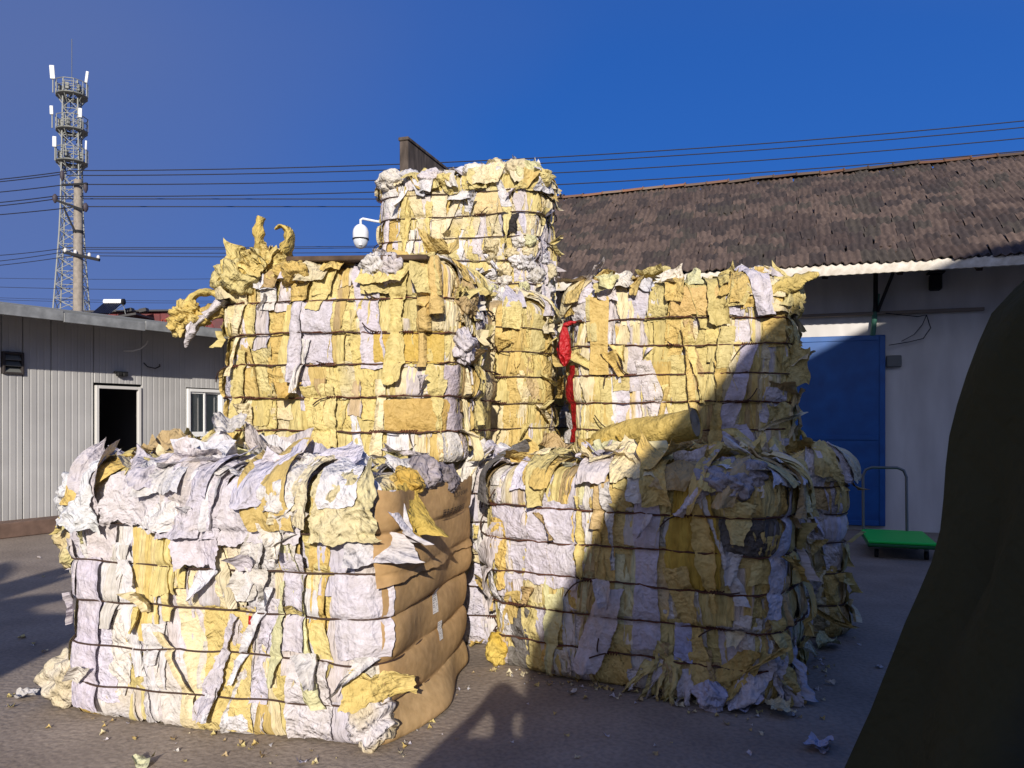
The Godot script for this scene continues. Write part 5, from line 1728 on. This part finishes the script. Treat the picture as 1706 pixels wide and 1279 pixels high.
func tarp():
	# dark tarpaulin over a stack close to the viewer, at the picture's edge
	var navy := StandardMaterial3D.new()
	navy.vertex_color_use_as_albedo = true
	navy.roughness = 0.95
	navy.metallic_specular = 0.15
	navy.normal_enabled = true
	navy.normal_scale = 0.2
	navy.normal_texture = M.crumple.normal_texture
	navy.cull_mode = BaseMaterial3D.CULL_DISABLED
	var pts := PackedVector3Array()
	var cols := PackedColorArray()
	var tuv := PackedVector2Array()
	var euv := PackedVector2Array()
	var prof := [Vector2(0.98, 0.0), Vector2(1.0, 0.2), Vector2(1.07, 0.42), Vector2(1.19, 0.8), Vector2(1.29, 1.08), Vector2(1.36, 1.4), Vector2(1.40, 1.66), Vector2(1.43, 1.82), Vector2(1.50, 1.91), Vector2(1.62, 2.03), Vector2(1.95, 2.3), Vector2(2.5, 2.62), Vector2(3.4, 2.9), Vector2(3.5, 0.0)]
	var nz := 40
	var cv := Curve2D.new()
	for p in prof:
		cv.add_point(p)
	var n := 70
	for j in nz + 1:
		var f := float(j) / nz
		var z := lerpf(-2.46, 1.5, f)
		for i in n + 1:
			var g := float(i) / n
			var p := cv.sample_baked(g * cv.get_baked_length())
			var fold := 0.035 * tri(z * 2.3 + 0.3 * sin(p.y * 2.0)) + 0.016 * tri(z * 6.1 + p.y * 0.8) + 0.008 * tri(z * 13.0 - p.y * 1.7)
			var endin := 0.0
			var front := 1.0 - smoothstep(0.0, 0.12, f)
			pts.append(Vector3(p.x + fold * 1.4 + 0.055 + 0.02 * smoothstep(1.0, 1.8, p.y), p.y, z - 0.03 * sin(p.y * 5.0) * front))
			tuv.append(Vector2(z, g * 6.0) * 1.3)
			var stripe := smoothstep(0.35, 0.6, sin(z * 2.6 + 1.2))
			cols.append(Color(0.012, 0.016, 0.030).lerp(Color(0.052, 0.050, 0.027), stripe))
	var o := thing("tarpaulin_cover", "dark navy tarpaulin draped over a stack close to the viewer", "tarpaulin", Vector3(2.2, 0, -0.5))
	for i in pts.size():
		pts[i] -= o.position
	part("side_sheet", grid_mesh(n, nz, pts, tuv, cols), navy, o)
	# front end of the cover
	var ep := PackedVector3Array()
	var ec := PackedColorArray()
	for j in 31:
		for i in n + 1:
			var q := pts[i]
			var c := Vector3(2.4, 0.9, -2.5) - o.position
			var f := j / 30.0
			var p: Vector3 = q.lerp(c, f)
			p.z = q.z - 0.05 * smoothstep(0, 0.3, f) + (0.06 * tri(p.x * 3.1 + 0.2 * sin(p.y * 3.0)) + 0.02 * tri(p.x * 9.0 + p.y * 0.6)) * smoothstep(0.0, 0.2, f)
			euv.append(Vector2(p.x, p.y) * 1.3)
			ep.append(p)
			ec.append(Color(0.012, 0.016, 0.030).lerp(Color(0.052, 0.050, 0.027), smoothstep(0.3, 0.6, sin(p.x * 5.0))))
	part("end_sheet", grid_mesh(n, 30, ep, euv, ec), navy, o)


func litter():
	var r := RandomNumberGenerator.new()
	r.seed = 1234
	var big := [[43, 1163, 0.11, "w", "white crumpled paper lying alone on concrete beyond the front bale's foot"],
		[1365, 1246, 0.14, "b1", "pale blue paper scrap lying in the deep shade"],
		[1130, 1166, 0.13, "g", "folded yellow green paper at the shaded bale's foot"],
		[1250, 1180, 0.2, "b1", "lilac white crumpled paper spilling from the shaded bale's foot"],
		[1380, 1080, 0.2, "g", "olive paper sheet leaning at the foot of the ragged bale"],
		[40, 891, 0.18, "w", "white paper lying before the cabin plinth"],
		[1300, 1190, 0.16, "c", "cream paper strip at the shaded bale's near corner"],
		[240, 1274, 0.1, "g", "yellow green paper scraps at the very edge of the sunlit ground"],
		[800, 1075, 0.15, "o", "orange yellow crumpled paper in the gap between the front bales"]]
	for e in big:
		var d: float = 1933.5 / (e[1] - YH)
		var c := lin(190, 192, 216) if e[3] == "b1" else tint(e[3], r)
		var o := part("paper_scrap", scrap(e[2], e[2] * 0.7, 0.8, 0.2, c, c * 0.9, int(e[0]) + 9, 12), M.crumple)
		o.position = at(e[0], e[1], d) + Vector3(0, e[2] * 0.14, 0)
		o.basis = Basis(Vector3.UP, r.randf() * TAU) * Basis(Vector3.RIGHT, -1.45)
		tag(o, e[4], "paper scrap")
	var mm := MultiMesh.new()
	mm.transform_format = MultiMesh.TRANSFORM_3D
	mm.use_colors = true
	mm.mesh = scrap(0.03, 0.022, 0.8, 0.25, Color.WHITE, Color.WHITE, 5, 3)
	mm.instance_count = 200
	var feet := [[-2.28, -3.98, -0.63, -3.5], [-0.6, -3.5, -0.25, -4.75], [-0.15, -4.8, 1.36, -3.98], [1.38, -3.98, 1.95, -5.0], [1.1, -5.4, 2.4, -5.4]]
	for k in 200:
		var f: Array = feet[[0, 1, 2, 2, 2, 2, 3, 4][r.randi() % 8]]
		var t := r.randf()
		var a := Vector3(f[0], 0, f[1]).lerp(Vector3(f[2], 0, f[3]), t)
		var nrm := Vector3(-(f[3] - f[1]), 0, f[2] - f[0]).normalized()
		var away := absf(r.randfn(0, 0.10)) + (r.randf() * 0.9 if r.randf() < 0.12 else 0.0)
		a += nrm * away
		a.y = 0.006
		mm.set_instance_transform(k, Transform3D(Basis(Vector3.UP, r.randf() * TAU) * Basis(Vector3.RIGHT, -PI / 2 + r.randfn(0, 0.25)) * Basis().scaled(Vector3.ONE * r.randf_range(0.25, 1.2)), a))
		mm.set_instance_color(k, tint(["w", "c", "y", "l", "k", "o"][r.randi() % 6], r))
	var shr := MultiMeshInstance3D.new()
	shr.name = "paper_shreds"
	shr.multimesh = mm
	shr.material_override = M.crumple
	shr.set_meta("kind", "stuff")
	shr.set_meta("label", "fine torn paper shreds strewn along the feet of the bales")
	shr.set_meta("category", "paper shreds")
	add_child(shr)
	for k in 46:
		var px := r.randf_range(60, 1500)
		var py := r.randf_range(1080, 1275)
		if k > 34:
			px = r.randf_range(0, 90)
			py = r.randf_range(880, 1200)
		var d := 1933.5 / (py - YH)
		var p := at(px, py, d)
		# keep clear of the bales
		if px > 90 and px < 640 and py < 1215 + (px - 120) * 0.1:
			continue
		if px >= 640 and px < 800 and py < 1255 - (px - 640) * 0.9:
			continue
		if px >= 800 and px < 1340 and py < 1120 + (px - 800) * 0.15:
			continue
		var w := r.randf_range(0.02, 0.06)
		var c := tint(["w", "c", "y", "l"][r.randi() % 4], r)
		var o := part("paper_scrap", scrap(w, w * r.randf_range(0.4, 1.0), 0.8, 0.2, c, c * 0.9, 8000 + k, 6), M.crumple)
		o.position = p + Vector3(0, w * 0.12 + 0.003, 0)
		o.basis = Basis(Vector3.UP, r.randf() * TAU) * Basis(Vector3.RIGHT, -1.5 + r.randfn(0, 0.1))
		tag(o, "tiny torn paper scrap lying loose on the bare concrete", "paper scrap", "tiny scraps scattered on the ground")


# ---------------------------------------------------------------- what stands behind the viewer and throws the shadows
func behind_camera():
	var curve := [Vector2(0.06, 0.0), Vector2(0.07, 2.2), Vector2(0.19, 2.86), Vector2(0.73, 3.83), Vector2(1.43, 4.68), Vector2(1.86, 5.18), Vector2(4.23, 7.35), Vector2(5.09, 7.75), Vector2(6.0, 8.05), Vector2(12.0, 8.3), Vector2(12.0, 0.0)]
	var st := SurfaceTool.new()
	st.begin(Mesh.PRIMITIVE_TRIANGLES)
	st.set_smooth_group(-1)
	var poly := PackedVector2Array(curve)
	var ids := Geometry2D.triangulate_polygon(poly)
	for z in [3.0, 9.0]:
		for k in range(0, ids.size(), 3):
			for m in [0, 1, 2]:
				var q := poly[ids[k + m]]
				st.add_vertex(Vector3(q.x, q.y, z))
	for i in poly.size():
		var a := poly[i]
		var b := poly[(i + 1) % poly.size()]
		for v in [Vector3(a.x, a.y, 3.0), Vector3(b.x, b.y, 3.0), Vector3(b.x, b.y, 9.0), Vector3(a.x, a.y, 3.0), Vector3(b.x, b.y, 9.0), Vector3(a.x, a.y, 9.0)]:
			st.add_vertex(v)
	st.generate_normals()
	var shed := thing("storage_shed", "grey storage shed with a sloping roof behind the viewer", "shed")
	part("shed_body", st.commit(), plain(srgb(96, 92, 88), 0.9), shed)
	# yard wall and a leafy plant that shade the ground beyond the front bale
	var yw := thing("yard_wall", "low rendered yard wall behind the viewer beside a leafy plant", "wall", Vector3(-4.6, 0, 2.1))
	part("wall_body", box(Vector3(-0.05, 1.44, 0), Vector3(3.4, 2.88, 0.2)), plain(srgb(140, 132, 124), 0.9), yw)
	var pl := thing("banana_plant", "broad leaved plant growing behind the yard wall", "plant", Vector3(-4.55, 0, 2.5))
	part("stem", tube(PackedVector3Array([Vector3(0, 0, 0), Vector3(0.05, 1.5, 0), Vector3(0.0, 2.6, 0)]), [0.12, 0.1, 0.06], 10), plain(srgb(92, 110, 60), 0.7), pl)
	var r := RandomNumberGenerator.new()
	r.seed = 44
	var lm := plain(srgb(58, 92, 40), 0.6)
	for k in 26:
		var a := r.randf_range(-1.2, 2.0)
		var len := r.randf_range(1.1, 1.9)
		var p := PackedVector3Array()
		for j in 13:
			var f := j / 12.0
			var c := Vector3(sin(a) * len * f * 0.95, 2.5 + 0.1 * (k % 5) + cos(a) * len * 0.9 * f - 0.55 * f * f, r.randf_range(-0.02, 0.02) + 0.3 * sin(k * 2.0) * f)
			var wd := 0.16 * sin(PI * pow(f, 0.7)) + 0.012
			var side := Vector3(cos(a), -sin(a), 0.2).normalized()
			p.append(c - side * wd)
			p.append(c + Vector3(0, -0.03, 0.02))
			p.append(c + side * wd)
		part("leaf", grid_mesh(2, 12, p, PackedVector2Array(), PackedColorArray()), lm, pl)
	photographer()


func cap(p: Vector3, a: Vector3, b: Vector3, ra: float, rb: float) -> float:
	var ba := b - a
	var t := clampf((p - a).dot(ba) / ba.length_squared(), 0, 1)
	return p.distance_to(a + ba * t) - lerpf(ra, rb, t)


# surface nets over a smooth union of tapered capsules [a, b, ra, rb]
func nets(bones: Array, cell: float, blend: float) -> ArrayMesh:
	var lo := Vector3(1e9, 1e9, 1e9)
	var hi := -lo
	for k in bones:
		for e in [[k[0], k[2]], [k[1], k[3]]]:
			var m: float = e[1] + cell * 3
			lo = lo.min(e[0] - Vector3(m, m, m))
			hi = hi.max(e[0] + Vector3(m, m, m))
	var n := Vector3i(((hi - lo) / cell).ceil()) + Vector3i.ONE
	var val := PackedFloat32Array()
	val.resize(n.x * n.y * n.z)
	val.fill(1.0)
	for k in bones:
		var m: float = maxf(k[2], k[3]) + blend * 2.0 + cell * 2.0
		var b0 := Vector3i(((k[0].min(k[1]) - Vector3(m, m, m) - lo) / cell).floor()).max(Vector3i.ZERO)
		var b1 := Vector3i(((k[0].max(k[1]) + Vector3(m, m, m) - lo) / cell).ceil()).min(n - Vector3i.ONE)
		for z in range(b0.z, b1.z + 1):
			for y in range(b0.y, b1.y + 1):
				for x in range(b0.x, b1.x + 1):
					var id := (z * n.y + y) * n.x + x
					var d := cap(lo + Vector3(x, y, z) * cell, k[0], k[1], k[2], k[3])
					var c := val[id]
					var h := maxf(blend - absf(c - d), 0.0) / blend
					val[id] = minf(c, d) - h * h * blend * 0.25
	var st := SurfaceTool.new()
	st.begin(Mesh.PRIMITIVE_TRIANGLES)
	var vid := {}
	var count := 0
	var sx := 1
	var sy := n.x
	var sz := n.x * n.y
	for z in n.z - 1:
		for y in n.y - 1:
			for x in n.x - 1:
				var id := z * sz + y * sy + x
				var c := [val[id], val[id + 1], val[id + sy], val[id + sy + 1], val[id + sz], val[id + sz + 1], val[id + sz + sy], val[id + sz + sy + 1]]
				var ins := 0
				for q in c:
					if q < 0.0:
						ins += 1
				if ins == 0 or ins == 8:
					continue
				var sum := Vector3.ZERO
				var cnt := 0
				for e in [[0, 1], [2, 3], [4, 5], [6, 7], [0, 2], [1, 3], [4, 6], [5, 7], [0, 4], [1, 5], [2, 6], [3, 7]]:
					var a: float = c[e[0]]
					var b: float = c[e[1]]
					if (a < 0.0) != (b < 0.0):
						var t := a / (a - b)
						var pa := Vector3(e[0] & 1, (e[0] >> 1) & 1, e[0] >> 2)
						var pb := Vector3(e[1] & 1, (e[1] >> 1) & 1, e[1] >> 2)
						sum += pa.lerp(pb, t)
						cnt += 1
				st.set_smooth_group(0)
				st.add_vertex(lo + (Vector3(x, y, z) + sum / cnt) * cell)
				vid[id] = count
				count += 1
	for id in vid.keys():
		for e in [[sx, sy, sz], [sy, sz, sx], [sz, sx, sy]]:
			var other: int = id + e[0]
			if (val[id] < 0.0) == (val[other] < 0.0):
				continue
			var q := [id, id - e[1], id - e[1] - e[2], id - e[2]]
			if not (vid.has(q[1]) and vid.has(q[2]) and vid.has(q[3])):
				continue
			if val[id] > 0.0:
				q.reverse()
			for m in [0, 2, 1, 0, 3, 2]:
				st.add_index(vid[q[m]])
	st.generate_normals()
	return st.commit()


func photographer():
	# the person who takes the picture; only the shadow falls in view
	var o := thing("person", "person in dark jacket and trousers holding up a phone with both hands", "person", Vector3(0, 0, 0.36))
	var body := []
	var add := func(a: Vector3, b: Vector3, ra: float, rb: float): body.append([a, b, ra, rb])
	add.call(Vector3(0, 0.96, 0), Vector3(0, 1.22, 0), 0.135, 0.13)
	add.call(Vector3(-0.07, 1.24, 0), Vector3(0.07, 1.24, 0), 0.12, 0.12)
	add.call(Vector3(-0.15, 1.36, 0), Vector3(0.15, 1.36, 0), 0.075, 0.075)
	add.call(Vector3(0, 1.38, 0), Vector3(0, 1.48, -0.01), 0.056, 0.052)
	add.call(Vector3(0, 1.57, -0.02), Vector3(0, 1.61, -0.005), 0.078, 0.088)
	add.call(Vector3(0, 1.52, -0.045), Vector3(0, 1.545, -0.05), 0.05, 0.05)
	add.call(Vector3(0, 1.575, -0.105), Vector3(0, 1.55, -0.115), 0.01, 0.014)
	for s in [-1.0, 1.0]:
		add.call(Vector3(s * 0.082, 1.575, -0.01), Vector3(s * 0.086, 1.55, -0.01), 0.014, 0.01)
		add.call(Vector3(s * 0.09, 0.94, 0), Vector3(s * 0.11, 0.5, -0.01), 0.095, 0.06)
		add.call(Vector3(s * 0.11, 0.5, -0.01), Vector3(s * 0.12, 0.09, 0.02), 0.06, 0.042)
		add.call(Vector3(s * 0.12, 0.05, 0.03), Vector3(s * 0.14, 0.035, -0.15), 0.045, 0.035)
		add.call(Vector3(s * 0.19, 1.35, 0), Vector3(s * 0.40, 1.22, -0.08), 0.058, 0.046)
		add.call(Vector3(s * 0.40, 1.22, -0.08), Vector3(s * 0.125, 1.45, -0.265), 0.046, 0.031)
		# palm and five fingers round the phone's edge
		add.call(Vector3(s * 0.12, 1.455, -0.275), Vector3(s * 0.098, 1.48, -0.30), 0.026, 0.028)
		for k in 4:
			var y := 1.52 - k * 0.021
			var l: float = [0.9, 1.0, 0.95, 0.8][k]
			add.call(Vector3(s * 0.098, 1.49 - k * 0.008, -0.30), Vector3(s * (0.085), y, -0.335), 0.011, 0.010)
			add.call(Vector3(s * 0.085, y, -0.335), Vector3(s * (0.085 - 0.035 * l), y + 0.004, -0.362), 0.010, 0.008)
		add.call(Vector3(s * 0.105, 1.47, -0.28), Vector3(s * 0.085, 1.475, -0.315), 0.013, 0.012)
		add.call(Vector3(s * 0.085, 1.475, -0.315), Vector3(s * 0.055, 1.485, -0.325), 0.012, 0.009)
	part("body", nets(body, 0.011, 0.02), plain(srgb(70, 66, 66), 0.8), o)
	var hair := []
	hair.append([Vector3(0, 1.63, 0.01), Vector3(0, 1.59, 0.03), 0.085, 0.08])
	part("hair", nets(hair, 0.012, 0.01), plain(srgb(24, 20, 18), 0.7), o)
	var phm := thing("phone", "dark phone held level in the person's hands", "phone", Vector3(0, 1.44, 0.03))
	part("phone_body", box(Vector3(0, 0.06, 0), Vector3(0.155, 0.075, 0.009), Basis(), 0.003), M.dark, phm)
